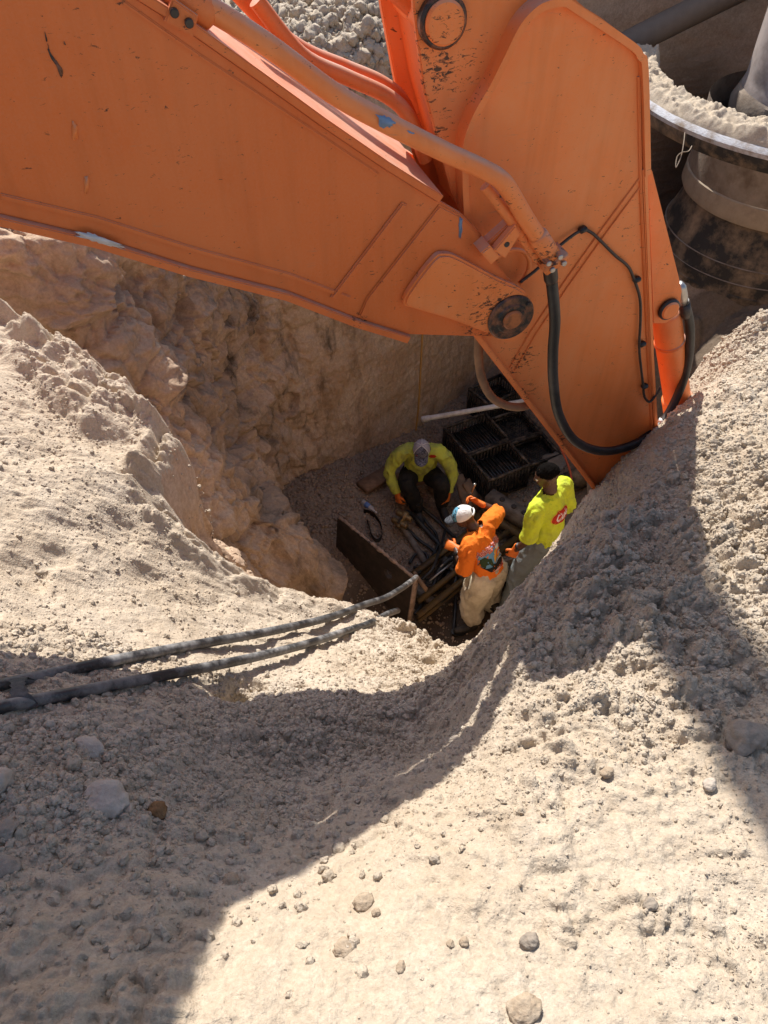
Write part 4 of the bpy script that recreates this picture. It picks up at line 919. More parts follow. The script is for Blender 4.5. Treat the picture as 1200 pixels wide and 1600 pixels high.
bmobj('cap', tube_bm([b0+ub*q for q in (.213,.232)], .0155, 14), M['pvc'], bo)
sp_ = [floor_at(x, y, .03) for x, y in ((568,799),(578,802),(590,812),(597,828),(596,840),(589,846),(581,838),(577,824),(573,812))]
bm = bmesh.new(); P_ = smooth_poly(sp_, 5); L_ = []
for p in P_: L_.append((bm.verts.new(p+np.array([0,0,.045])), bm.verts.new(p-np.array([0,0,.03]))))
for i in range(len(L_)-1): bm.faces.new((L_[i][0], L_[i][1], L_[i+1][1], L_[i+1][0]))
bmesh.ops.solidify(bm, geom=bm.faces[:], thickness=.008); M['strap'] = simple('muddy_strap', (.055, .042, .03), .8, 0, .4, 40)
tag(bmobj('lifting_strap', bm, M['strap'], None), 'looped muddy lifting strap lying on the gravel below the bottle', 'strap')

# hoses -------------------------------------------------------------------------------------------
def chalky_hose(name):
    m, nt, b = mat(name); n = N(nt); v = n.mapping((1,1,1))
    f = n.math('MULTIPLY', n.ramp(n.noise(9, 7, .72, vec=v), [(.44, 0.0), (.62, 1.0)]), n.ramp(n.noise(2.6, 3), [(.3, .25), (.6, 1.0)]))
    c = n.mix(f, (.024, .024, .026), (.30, .29, .275)); c = n.mix(n.ramp(n.noise(60, 4), [(.5, 0.0), (.8, .5)]), c, (.10, .095, .09))
    n.link(c, b.inputs['Base Color']); n.link(n.ramp(f, [(0, .38), (1, .85)]), b.inputs['Roughness']); n.link(n.bump(n.noise(40, 5), .3, .004), b.inputs['Normal'])
    return m
M['chalk'] = chalky_hose('chalky_black_hose')
def on_bank(px, py, lift):
    p = hit(px, py); q = [bankz(p[0]+a_, p[1]+b_) for a_ in (-.10,-.05,0,.05,.10) for b_ in (-.05,0,.05)]
    return np.array([p[0], p[1], .8*float(np.mean(q))+.2*float(np.max(q))+lift-.012])
def run(px_pts, lift, tail, n=34, win=7):
    P = smooth_poly(px_pts, 8); P = P[np.linspace(0, len(P)-1, n).astype(int)]; W = np.array([on_bank(x, y, lift) for x, y in P])
    tl = []
    for x, y, t in tail:
        th_ = np.dot(hit(x, y)-CAM, FW); tl.append(at(x, y, min(th_-.13, t) if th_ < 4.7 else t))
    tl = np.array(tl); W = np.vstack([W, tl]) if len(tail) else W
    for _ in range(3):
        Wp = np.vstack([np.repeat(W[:1], win, 0), W, np.repeat(W[-1:], win, 0)]); S_ = np.array([Wp[i:i+2*win+1].mean(0) for i in range(len(W))])
        f = np.clip(np.minimum(np.arange(len(W)), len(W)-1-np.arange(len(W)))/win, 0, 1)[:,None]; W[1:-1] = (W*(1-f*.8)+S_*f*.8)[1:-1]
    return W
h1 = run([(-130,1112),(0,1081),(60,1068),(130,1052),(200,1038),(262,1022),(320,1008),(370,1003),(430,999),(490,990),(530,980),(560,970)], .030, [(585,957,4.02),(606,942,4.25),(626,924,4.6),(640,912,4.95),(650,902,5.3)])
h2 = run([(-130,1150),(0,1120),(60,1108),(130,1095),(200,1080),(270,1064),(340,1050),(400,1042),(450,1034),(500,1020),(540,1002)], .045, [(566,986,3.9),(588,971,4.1),(602,962,4.25),(612,956,4.34),(621,954,4.6)])
tag(tube('water_hose', list(h1), .0185, M['chalk'], None, 18, 3), 'upper of the two chalky hoses, running over the lip towards the men', 'hose', 'chalky hoses crossing the sandy bank')
hh2 = tube('water_hose', list(h2), .0180, M['chalk'], None, 18, 3); tag(hh2, 'lower of the two chalky hoses, ending curled over the sandy lip', 'hose', 'chalky hoses crossing the sandy bank')
def CAMPX(p): return 600+FPX*np.dot(p-CAM, RT)/np.dot(p-CAM, FW)
# torn rubber tie joining the pair
ta = h1[np.argmin([abs(CAMPX(p)-42) for p in h1])]; tb = h2[np.argmin([abs(CAMPX(p)-44) for p in h2])]; mid_ = (ta+tb)/2
bm = bmesh.new(); rr3 = []
for k, f_ in enumerate(np.linspace(-.12, 1.12, 14)):
    c = ta*(1-f_)+tb*f_+np.array([0, 0, .022+.012*math.sin(f_*math.pi)]); wd = .030-.012*math.sin(f_*math.pi)+.004*math.sin(k*2.3)
    if f_ < 0 or f_ > 1: c = c-np.array([0,0,.03])
    d_ = np.array([.97, .22, -.1]); rr3.append((bm.verts.new(c-d_*wd), bm.verts.new(c+d_*wd)))
for i in range(len(rr3)-1): bm.faces.new((rr3[i][0], rr3[i][1], rr3[i+1][1], rr3[i+1][0]))
bmesh.ops.solidify(bm, geom=bm.faces[:], thickness=.006)
tag(bmobj('rubber_tie', bm, M['chalk'], None), 'torn rubber strip tied round both chalky hoses', 'tie')
def pit_hose(label, pts, r, m=M['rubber'], name='hydraulic_hose', grp='black hoses in the pit'):
    return tag(tube(name, [floor_at(x, y, l) for x, y, l in pts], r, m, None, 12, 6), label, 'hose', grp)
pit_hose('thick black hose running from the seated man\'s tool to the man in orange', [(636,800,.25),(648,808,.14),(664,826,.06),(682,846,.06),(700,868,.08),(716,890,.10)], .030)
pit_hose('black hose curving past the seated man\'s boot towards the white cap', [(652,788,.25),(664,797,.10),(682,812,.05),(698,828,.05),(712,842,.10),(720,856,.2)], .022)
pit_hose('thin black hose farthest left, leaving the brass fitting', [(626,818,.18),(640,830,.06),(656,845,.05),(672,856,.05),(686,872,.08),(700,900,.1)], .020)
pit_hose('black hose hanging straight down beside the cream trousers', [(710,868,.35),(712,890,.2),(712,920,.12),(711,950,.05),(709,985,.03)], .020)
pit_hose('grey pipe lying on the gravel between the black hoses', [(627,822,.07),(640,840,.05),(654,862,.04),(668,886,.02)], .040, M['greysteel'], 'grey_pipe', None)
pit_hose('short hose looping behind the raised end of the steel plate', [(660,905,.3),(675,890,.35),(684,868,.3),(690,850,.2),(696,826,.1)], .017)
pit_hose('black hose lying deep in the trench under the jacking frame', [(648,960,.05),(668,935,.06),(690,905,.08),(705,880,.05)], .022)
pit_hose('black hose lying nearest the end of the steel plate', [(652,898,.25),(664,884,.15),(676,868,.08),(684,850,.06),(680,832,.05),(668,818,.06),(660,806,.06)], .018)
pit_hose('thin cable looping from the plate end under the man in orange', [(655,904,.3),(672,905,.2),(690,896,.12),(706,880,.1),(718,868,.1)], .012)
pit_hose('black hose crossing both rails of the jacking frame', [(672,930,.1),(690,912,.16),(706,890,.18),(724,880,.14)], .020)
pit_hose('thin black cable trailing along the near rail', [(664,962,.1),(684,946,.14),(704,930,.12),(716,918,.1)], .012)
pit_hose('thick black hose lying slack across the middle of the trench', [(662,940,.16),(676,918,.20),(684,894,.22),(700,876,.24),(716,872,.22),(728,856,.2)], .028)
pit_hose('black hose looping over the rails beside the cream trousers', [(668,955,.14),(690,940,.2),(706,922,.22),(712,902,.22),(702,886,.22),(690,884,.2)], .022)
pit_hose('black cable sagging from the plate end to the cream trousers', [(658,915,.32),(676,916,.26),(694,908,.22),(712,893,.24),(722,884,.3)], .016)
pit_hose('black hose coiled on the gravel behind the steel plate', [(640,880,.03),(650,866,.03),(664,864,.03),(668,876,.03),(658,888,.03),(646,886,.03)], .018)
pit_hose('black hose lying between the rails next to the man in orange', [(684,922,.06),(698,902,.07),(712,884,.07),(726,870,.07)], .026)
pit_hose('black cable crossing the far rail towards the crates', [(690,870,.16),(706,850,.12),(724,836,.1),(744,822,.1),(758,806,.08)], .014)
# brass hose fitting the seated man is working on
f0 = floor_at(636,800,.26); f1 = floor_at(622,822,.18); uf = (f1-f0)/np.linalg.norm(f1-f0); vf = np.cross(uf, [0,0,1]); vf /= np.linalg.norm(vf)
bf = thing('pipe_fitting', 'dull brass hose fitting by the seated man\'s right glove', 'fitting', f1)
bmobj('body', tube_bm([f0, f0+uf*.03, f0+uf*.10, f0+uf*.11, f0+uf*.20, f0+uf*.21], [.03,.045,.045,.032,.032,.045], 14), M['brass'], bf, autosmooth=.5)
for q in (.06, .16): bmobj('branch', tube_bm([f0+uf*q-vf*.10, f0+uf*q-vf*.08, f0+uf*q+vf*.09, f0+uf*q+vf*.11], [.028,.035,.035,.028], 12), M['brass'], bf, autosmooth=.5)
bmobj('valve_handle', box_bm(f0+uf*.16+np.array([0,0,.06]), uf*.05, vf*.012, np.array([0,0,.006]), None, .003), M['darksteel'], bf)
# large stones on the pit floor
# ------------------------------------------------------------------ the three men
def cloth(name, col, rough=.85, dirt=None, damt=.6, dscale=7, var=.10, sheen=0):
    m = simple(name, col, rough, 0, var, 14, bump=.25, bdist=.004, spec=.2, dirt=dirt, dirt_amt=damt, dirt_scale=dscale)
    nt = m.node_tree; n = N(nt); b = nt.nodes['Principled BSDF']; old = b.inputs['Normal'].links[0].from_socket
    h = n.math('ABSOLUTE', n.math('SUBTRACT', n.noise(11, 3, .5, vec=n.mapping((1.3, 1.3, .7)), dist=.9), .5)); h2 = n.math('ABSOLUTE', n.math('SUBTRACT', n.noise(24, 3, .5, dist=1.2), .5))
    n.link(n.bump(n.math('ADD', h, n.math('MULTIPLY', h2, .4)), .5, .03, old), b.inputs['Normal']); return m
M['lime'] = cloth('lime_shirt', (.52, .61, .035), dirt=(.20, .22, .09), damt=.40, dscale=8)
M['lime2'] = cloth('washed_lime_shirt', (.50, .54, .08), dirt=(.16, .16, .09), damt=.75, dscale=7)
M['orange'] = cloth('orange_shirt', (.80, .19, .02), dirt=(.50, .11, .02), damt=.3)
M['cream'] = cloth('cream_waders', (.62, .55, .41), dirt=(.26, .20, .13), damt=.55, dscale=6)
M['denim'] = cloth('grey_jeans', (.17, .20, .21), dirt=(.10, .10, .09), damt=.5)
M['black'] = cloth('black_trousers', (.016, .015, .015), dirt=(.05, .04, .03), damt=.5)
M['boot'] = simple('muddy_boot', (.02, .017, .015), .6, 0, .4, 20, dirt=(.09, .07, .05), dirt_amt=.6)
M['glove'] = simple('orange_glove', (.72, .17, .02), .55, 0, .12, 30, bump=.2, dirt=(.35, .10, .03), dirt_amt=.35)
M['skin'] = simple('brown_skin', (.085, .038, .022), .45, 0, .15, 30, bump=.05)
M['skin2'] = simple('tan_skin', (.17, .085, .05), .5, 0, .15, 30, bump=.05)
M['hair'] = simple('short_black_hair', (.006, .005, .0045), 1.0, 0, .4, 200, bump=.8, bdist=.004, spec=.05)
M['white'] = cloth('white_cap', (.74, .73, .72), .8, var=.04)
M['mesh'] = cloth('grey_cap_mesh', (.34, .31, .33), .9, var=.1)
M['seam'] = cloth('pale_cap_seam', (.60, .57, .57), .9)
M['watch'] = simple('black_watch', (.012, .012, .012), .4, 0, .3, 30, bump=0)
M['red'] = cloth('red_print', (.42, .028, .012)); M['inkwhite'] = cloth('white_print', (.76, .72, .68)); M['inkblue'] = cloth('blue_print', (.14, .33, .55)); M['inkgreen'] = cloth('green_print', (.035, .06, .03)); M['inkblack'] = cloth('black_print', (.02, .02, .02)); M['inkyellow'] = cloth('yellow_print', (.70, .36, .05)); M['inkpink'] = cloth('pink_print', (.78, .46, .42))
def camo(name, cols, scale=16):
    m, nt, b = mat(name); n = N(nt); v = n.mapping((1, 1, 2.2))
    c = n.ramp(n.noise(scale, 3, .6, vec=v, dist=1.2), [(.36, cols[0]), (.46, cols[1]), (.53, cols[2]), (.62, cols[3])])
    n.link(c, b.inputs['Base Color']); b.inputs['Roughness'].default_value = .85; return m
M['camo'] = camo('dark_wave_camo', ((.015,.015,.025),(.06,.06,.09),(.18,.18,.23),(.03,.03,.045)), 22)
M['camoblue'] = camo('blue_black_camo', ((.02,.025,.035),(.09,.33,.48),(.16,.42,.58),(.03,.05,.08)), 20)
M['camodark'] = camo('black_camo', ((.012,.013,.016),(.03,.035,.045),(.09,.10,.12),(.02,.022,.028)), 24)

V3 = lambda *a: np.array(a, float)
def nrm(v): v = np.array(v, float); return v/(np.linalg.norm(v)+1e-12)
def loft(bm, pts, rad, side, seg=16, caps=True):
    """elliptical rings along a path: rad = (half-width along 'side', half-depth); rounded ends"""
    P = np.array(pts, float); R = np.array([(r, r) if np.isscalar(r) else r for r in rad], float); n = len(P)
    T = np.gradient(P, axis=0); T = T/(np.linalg.norm(T, axis=1, keepdims=True)+1e-12); S = np.array(side, float)
    if caps:
        P2, R2, T2 = [], [], []
        for f, s in ((.97, .25), (.75, .66), (.4, .92)): P2.append(P[0]-T[0]*R[0].min()*f); R2.append(R[0]*s); T2.append(T[0])
        for i in range(n): P2.append(P[i]); R2.append(R[i]); T2.append(T[i])
        for f, s in ((.4, .92), (.75, .66), (.97, .25)): P2.append(P[-1]+T[-1]*R[-1].min()*f); R2.append(R[-1]*s); T2.append(T[-1])
        P, R, T, n = np.array(P2), np.array(R2), np.array(T2), len(P2)
    rings = []
    for i in range(n):
        u = S-T[i]*np.dot(S, T[i])
        if np.linalg.norm(u) < 1e-3: u = np.cross(T[i], [0.2, .9, .3])
        u = nrm(u); v = np.cross(T[i], u)
        rings.append([bm.verts.new(P[i]+u*math.cos(a)*R[i,0]+v*math.sin(a)*R[i,1]) for a in np.linspace(0, 2*math.pi, seg, endpoint=False)])
    for i in range(n-1):
        for k in range(seg): bm.faces.new((rings[i][k], rings[i][(k+1) % seg], rings[i+1][(k+1) % seg], rings[i+1][k]))
    bm.faces.new(rings[0][::-1]); bm.faces.new(rings[-1])
def limb(bm, joints, radii, side, n=7, seg=16):
    P = smooth_poly(joints, n); R = np.array([(r, r) if np.isscalar(r) else r for r in radii], float); t = np.linspace(0, 1, len(joints)); tt = np.linspace(0, 1, len(P))
    loft(bm, P, [(np.interp(q, t, R[:,0]), np.interp(q, t, R[:,1])) for q in tt], side, seg)
def ball(bm, c, r, axes=None):
    r = np.array([r]*3 if np.isscalar(r) else r, float); A_ = np.eye(3) if axes is None else np.array(axes)
    res = bmesh.ops.create_uvsphere(bm, u_segments=20, v_segments=12, radius=1.0)
    for v in res['verts']:
        q = np.array(v.co)*r; v.co = Vector(np.array(c)+A_[0]*q[0]+A_[1]*q[1]+A_[2]*q[2])
def fuse(name, bm, voxel, m, parent, smooth=6, wrinkle=0, wscale=9, seed=0, cut=None, wdir=(1,1,1)):
    """fuse overlapping pieces into one continuous skin, then relax it"""
    bmesh.ops.recalc_face_normals(bm, faces=bm.faces[:])
    me = bpy.data.meshes.new('tmp'); bm.to_mesh(me); bm.free(); o = bpy.data.objects.new('tmp', me); C.objects.link(o)
    r = o.modifiers.new('r', 'REMESH'); r.mode = 'VOXEL'; r.voxel_size = voxel; r.use_smooth_shade = True
    if smooth: s = o.modifiers.new('s', 'SMOOTH'); s.factor = .5; s.iterations = smooth
    dg = bpy.context.evaluated_depsgraph_get(); dg.update(); me2 = bpy.data.meshes.new_from_object(o.evaluated_get(dg)); bpy.data.objects.remove(o); bpy.data.meshes.remove(me)
    n = len(me2.vertices); co = np.empty(n*3, np.float32); me2.vertices.foreach_get('co', co); co = co.reshape(-1, 3).astype(float)
    if wrinkle:
        no = np.empty(n*3, np.float32); me2.vertex_normals.foreach_get('vector', no); no = no.reshape(-1, 3)
        q = (co-co.mean(0))*np.array(wdir); w = ridged(q*wscale+fbm(q*wscale*.6, 2, seed+5)[:,None]*1.1, 1, seed)+.25*ridged(q*wscale*2.3, 1, seed+9)
        co = co+no*((w-.2)*wrinkle)[:,None]
        me2.vertices.foreach_set('co', co.astype(np.float32).ravel())
    if cut is not None:
        b2 = bmesh.new(); b2.from_mesh(me2); bad = [v for v in b2.verts if cut(np.array(v.co))]; bmesh.ops.delete(b2, geom=bad, context='VERTS'); b2.to_mesh(me2); b2.free()
    me2.polygons.foreach_set('use_smooth', [True]*len(me2.polygons)); me2.update(); me2.materials.clear()
    return link(name, me2, m, parent)
def hand(name, wrist, d, pn, thumb, m, parent, curl=.9, size=1.0, spread=.12, voxel=.0045, cuff=None):
    """gloved hand: palm, four unequal bent fingers, a thumb leaving the side of the palm. d fingers' direction, pn palm-facing direction, thumb side direction"""
    d = nrm(d); pn = nrm(pn-d*np.dot(pn, d)); s = nrm(thumb-d*np.dot(thumb, d)-pn*np.dot(thumb, pn)); w = np.array(wrist, float); bm = bmesh.new(); k = size
    loft(bm, [w-d*.05*k, w, w+d*.035*k, w+d*.085*k], [(.036*k, .030*k), (.034*k, .026*k), (.043*k, .022*k), (.044*k, .018*k)], s, 14)
    for i, (off, L) in enumerate(((.034, .072), (.012, .080), (-.011, .075), (-.033, .058))):
        b = w+d*.080*k+s*off*k; dd = nrm(d+s*spread*(off/.034)); p = [b-d*.02*k, b]; ang = 0
        for seg_, c in ((.44, .55), (.31, .8), (.25, .55)):
            ang += c*curl; dirn = dd*math.cos(ang)+pn*math.sin(ang); p.append(p[-1]+dirn*L*seg_*k)
        loft(bm, p, [.0105*k, .0105*k, .0098*k, .009*k, .0075*k], s, 10)
    b = w+d*.022*k+s*.034*k; dt = nrm(s*.75+d*.62+pn*.25); p = [b-s*.012*k, b+dt*.012*k, b+dt*.042*k]; p.append(p[-1]+nrm(d*.8+pn*.7*min(1, curl)-s*.1)*.034*k)
    loft(bm, p, [.014*k, .0135*k, .0115*k, .0085*k], pn, 10)
    return fuse(name, bm, voxel, m, parent, 3)
def decal(name, verts2, faces, origin, ux, uy, nrm_dir, target, m, parent, lift=.003):
    """a print laid on cloth: 2-D shape carried along nrm_dir onto the surface below"""
    bvh = BVHTree.FromPolygons([tuple(v.co) for v in target.data.vertices], [tuple(p.vertices) for p in target.data.polygons]); out = []
    for a, b in verts2:
        p = origin+ux*a+uy*b+nrm_dir*.35; loc, n_, i, dist = bvh.ray_cast(Vector(p), Vector(-nrm_dir))
        out.append(np.array(loc)+nrm_dir*lift if loc is not None else None)
    ok = [f for f in faces if all(out[i] is not None for i in f)]
    good = [np.mean([o for o in out if o is not None], axis=0) if o is None else o for o in out]
    o = mesh_obj(name, good, ok, m, None, True)
    s = o.modifiers.new('thick', 'SOLIDIFY'); s.thickness = .0015; s.offset = 0
    if parent is not None: adopt(o, parent)
    return o
def grid2(poly, n=14):
    """triangulated fan-grid for a 2-D outline: returns verts, faces"""
    P = np.array(poly, float); bm = bmesh.new(); vs_ = [bm.verts.new((x, y, 0)) for x, y in P]; f = bm.faces.new(vs_)
    bmesh.ops.triangulate(bm, faces=[f])
    for _ in range(2): bmesh.ops.subdivide_edges(bm, edges=[e for e in bm.edges if e.calc_length() > .02], cuts=1, use_grid_fill=False); bmesh.ops.triangulate(bm, faces=bm.faces[:])
    bm.verts.index_update(); v = [(q.co.x, q.co.y) for q in bm.verts]; fs = [tuple(q.index for q in f.verts) for f in bm.faces]; bm.free(); return v, fs
def text2(txt, size, shear=0.0, arc=0.0, offset=0.0):
    cu = bpy.data.curves.new('t', 'FONT'); cu.body = txt; cu.size = size; cu.align_x = 'CENTER'; cu.shear = shear; cu.offset = offset; cu.resolution_u = 3
    o = bpy.data.objects.new('t', cu); C.objects.link(o); dg = bpy.context.evaluated_depsgraph_get(); dg.update(); me = bpy.data.meshes.new_from_object(o.evaluated_get(dg))
    v = [(q.co.x, q.co.y) for q in me.vertices]; f = [tuple(p.vertices) for p in me.polygons]; bpy.data.objects.remove(o); bpy.data.curves.remove(cu); bpy.data.meshes.remove(me)
    if arc: v = [(math.sin(x/arc)*(arc+y), math.cos(x/arc)*(arc+y)-arc) for x, y in v]
    return v, f
def head_parts(t, c, fwd, up, skin, cap=None, hair=False, size=1.0, brim=None):
    """head with a face on the body skin is made by the caller; this adds eyes, ears, cap or hair"""
    s = np.cross(fwd, up); k = size
    for sg in (-1, 1):
        bm = bmesh.new(); ball(bm, c+s*sg*.031*k+fwd*.083*k+up*.008*k, .0125*k); bmobj('eye', bm, M['inkwhite'], t)
        bm = bmesh.new(); ball(bm, c+s*sg*.031*k+fwd*.0925*k+up*.008*k, .006*k); bmobj('pupil', bm, M['inkblack'], t)
        bm = bmesh.new(); e = c+s*sg*.078*k-fwd*.008*k-up*.008*k
        loft(bm, [e-up*.03*k+fwd*.004*k, e-up*.012*k, e+up*.012*k-fwd*.004*k, e+up*.028*k-fwd*.010*k], [(.006*k,.009*k),(.008*k,.014*k),(.010*k,.019*k),(.008*k,.015*k)], s, 12); bmobj('ear', bm, skin, t)
    bm = bmesh.new(); mo = c+fwd*.092*k-up*.052*k; loft(bm, [mo-s*.022*k-fwd*.005*k, mo, mo+s*.022*k-fwd*.005*k], [(.004*k,.006*k),(.006*k,.009*k),(.004*k,.006*k)], up, 8); bmobj('mouth', bm, M['skin'], t)
def add_head(bm, c, fwd, up, neck, k=1.0):
    s = np.cross(fwd, up)
    ball(bm, c+up*.022*k-fwd*.008*k, (.077*k, .098*k, .094*k), (s, fwd, up)); ball(bm, c-up*.035*k+fwd*.022*k, (.060*k, .068*k, .076*k), (s, fwd, up))
    ball(bm, c-up*.088*k+fwd*.062*k, (.026*k, .024*k, .022*k), (s, fwd, up))                      # chin
    loft(bm, [c+fwd*.086*k+up*.022*k, c+fwd*.100*k-up*.002*k, c+fwd*.106*k-up*.020*k], [.008*k, .011*k, .015*k], s, 10)  # nose
    for sg in (-1, 1): ball(bm, c+fwd*.074*k+s*sg*.036*k-up*.018*k, (.02*k, .016*k, .018*k), (s, fwd, up)); 
    loft(bm, [c+fwd*.08*k-s*.045*k+up*.028*k, c+fwd*.088*k+up*.032*k, c+fwd*.08*k+s*.045*k+up*.028*k], [.010*k, .011*k, .010*k], up, 8)  # brow
    limb(bm, [neck, neck*.45+(c-up*.07*k-fwd*.02*k)*.55, c-up*.04*k-fwd*.02*k], [.062*k, .056*k, .058*k], s)
def cap_on(t, c, fwd, up, crown_front, crown_back, brim_m, name='cap', k=1.0, seams=None, button=None, gap=True):
    """six-panel cap: front panels, back panels, curved bill, button"""
    s = np.cross(fwd, up); cc = c+up*.022*k-fwd*.008*k; rx, ry, rz = .090*k, .108*k, .108*k; nl, nv = 72, 14
    cp = bpy.data.objects.new('cap', None); cp.empty_display_size = .05; C.objects.link(cp); cp.location = Vector(cc); adopt(cp, t)
    def sp(a, e): return cc+s*math.sin(a)*math.cos(e)*rx+fwd*math.cos(a)*math.cos(e)*ry+up*(math.sin(e)*rz+.004)
    tilt = .16
    for nm, a0, a1, m in (('front_panel', -1.02, 1.02, crown_front), ('back_panel', 1.02, 2*math.pi-1.02, crown_back)):
        v, f = [], []
        for i in range(nl+1):
            a = a0+(a1-a0)*i/nl
            for j in range(nv+1):
                e0 = .12-tilt*math.cos(a)*.2
                if gap and nm == 'back_panel': e0 += .34*max(0, 1-((a-math.pi)/.42)**2)**.5 if abs(a-math.pi) < .42 else 0
                e = e0+(math.pi/2-e0)*j/nv; bump = 1+.02*abs(math.sin(a*3))*math.cos(e)+.012*math.sin(a*9+e*7)*math.cos(e); v.append(cc+(sp(a, e)-cc)*bump)
        for i in range(nl):
            for j in range(nv): q = i*(nv+1)+j; f.append((q, q+nv+1, q+nv+2, q+1))
        o = mesh_obj(nm, v, f, m, cp); sm = o.modifiers.new('thick', 'SOLIDIFY'); sm.thickness = .004; sm.offset = 1
    if gap: 
        P_ = [cc+(sp(math.pi+q, .14)-cc)*1.02 for q in np.linspace(-.5, .5, 9)]; bmobj('strap', tube_bm(P_, .009*k, 8), crown_back, cp)
    # bill
    v, f = [], []; nb, nr = 20, 8
    for i in range(nb+1):
        a = -1.0+2.0*i/nb
        for j in range(nr+1):
            r = j/nr; p = sp(a*(1-.10*r), .16); ext = .088*k*math.cos(a*.95)**.6; side_drop = -.030*k*(abs(a)**2)*r
            v.append(p+fwd*ext*r+up*(side_drop-.012*k*r*r))
    for i in range(nb):
        for j in range(nr): q = i*(nr+1)+j; f.append((q, q+nr+1, q+nr+2, q+1))
    o = mesh_obj('bill', v, f, brim_m, cp); sm = o.modifiers.new('thick', 'SOLIDIFY'); sm.thickness = .005
    bm = bmesh.new(); ball(bm, cc+up*(rz+.006), (.009, .009, .006), (s, fwd, up)); bmobj('button', bm, button or crown_back, cp)
    if seams is not None:
        for a in (1.02, -1.02, math.pi, 2.1, -2.1): bmobj('seam', tube_bm([cc+(sp(a, e)-cc)*1.035 for e in np.linspace(.15, 1.5, 14)], .0042, 6), seams, cp)
    return cp
def boot(bm, ankle, toe_dir, ground, k=1.0, shaft=.22):
    td = nrm(toe_dir); a = np.array(ankle, float); g = V3(a[0], a[1], ground); s = np.cross(td, [0, 0, 1])
    loft(bm, [g-td*.075+V3(0,0,.045), g-td*.03+V3(0,0,.05), g+td*.06+V3(0,0,.052), g+td*.13+V3(0,0,.042), g+td*.185+V3(0,0,.034)], [(.040,.042),(.044,.048),(.046,.050),(.051,.040),(.042,.030)], s, 14)
    limb(bm, [g+V3(0,0,.05), g+V3(0,0,.12), a+V3(0,0,shaft-.05) if shaft > 0 else a], [(.050,.055),(.050,.052),(.060,.060)], s)
def sole(bm, ankle, toe_dir, ground):
    td = nrm(toe_dir); g = V3(ankle[0], ankle[1], ground); s = np.cross(td, [0, 0, 1])
    out = [(-.115,-.03),(-.115,.03),(-.05,.045),(.05,.045),(.14,.056),(.205,.045),(.238,.01),(.232,-.02),(.19,-.047),(.12,-.054),(.04,-.044),(-.05,-.043)]
    a = [bm.verts.new(g+td*x+s*y+V3(0,0,.0)) for x, y in out]; b = [bm.verts.new(g+td*x*1.0+s*y+V3(0,0,.024)) for x, y in out]; bm.faces.new(a[::-1]); bm.faces.new(b)
    for i in range(len(out)): q = (i+1) % len(out); bm.faces.new((a[i], a[q], b[q], b[i]))

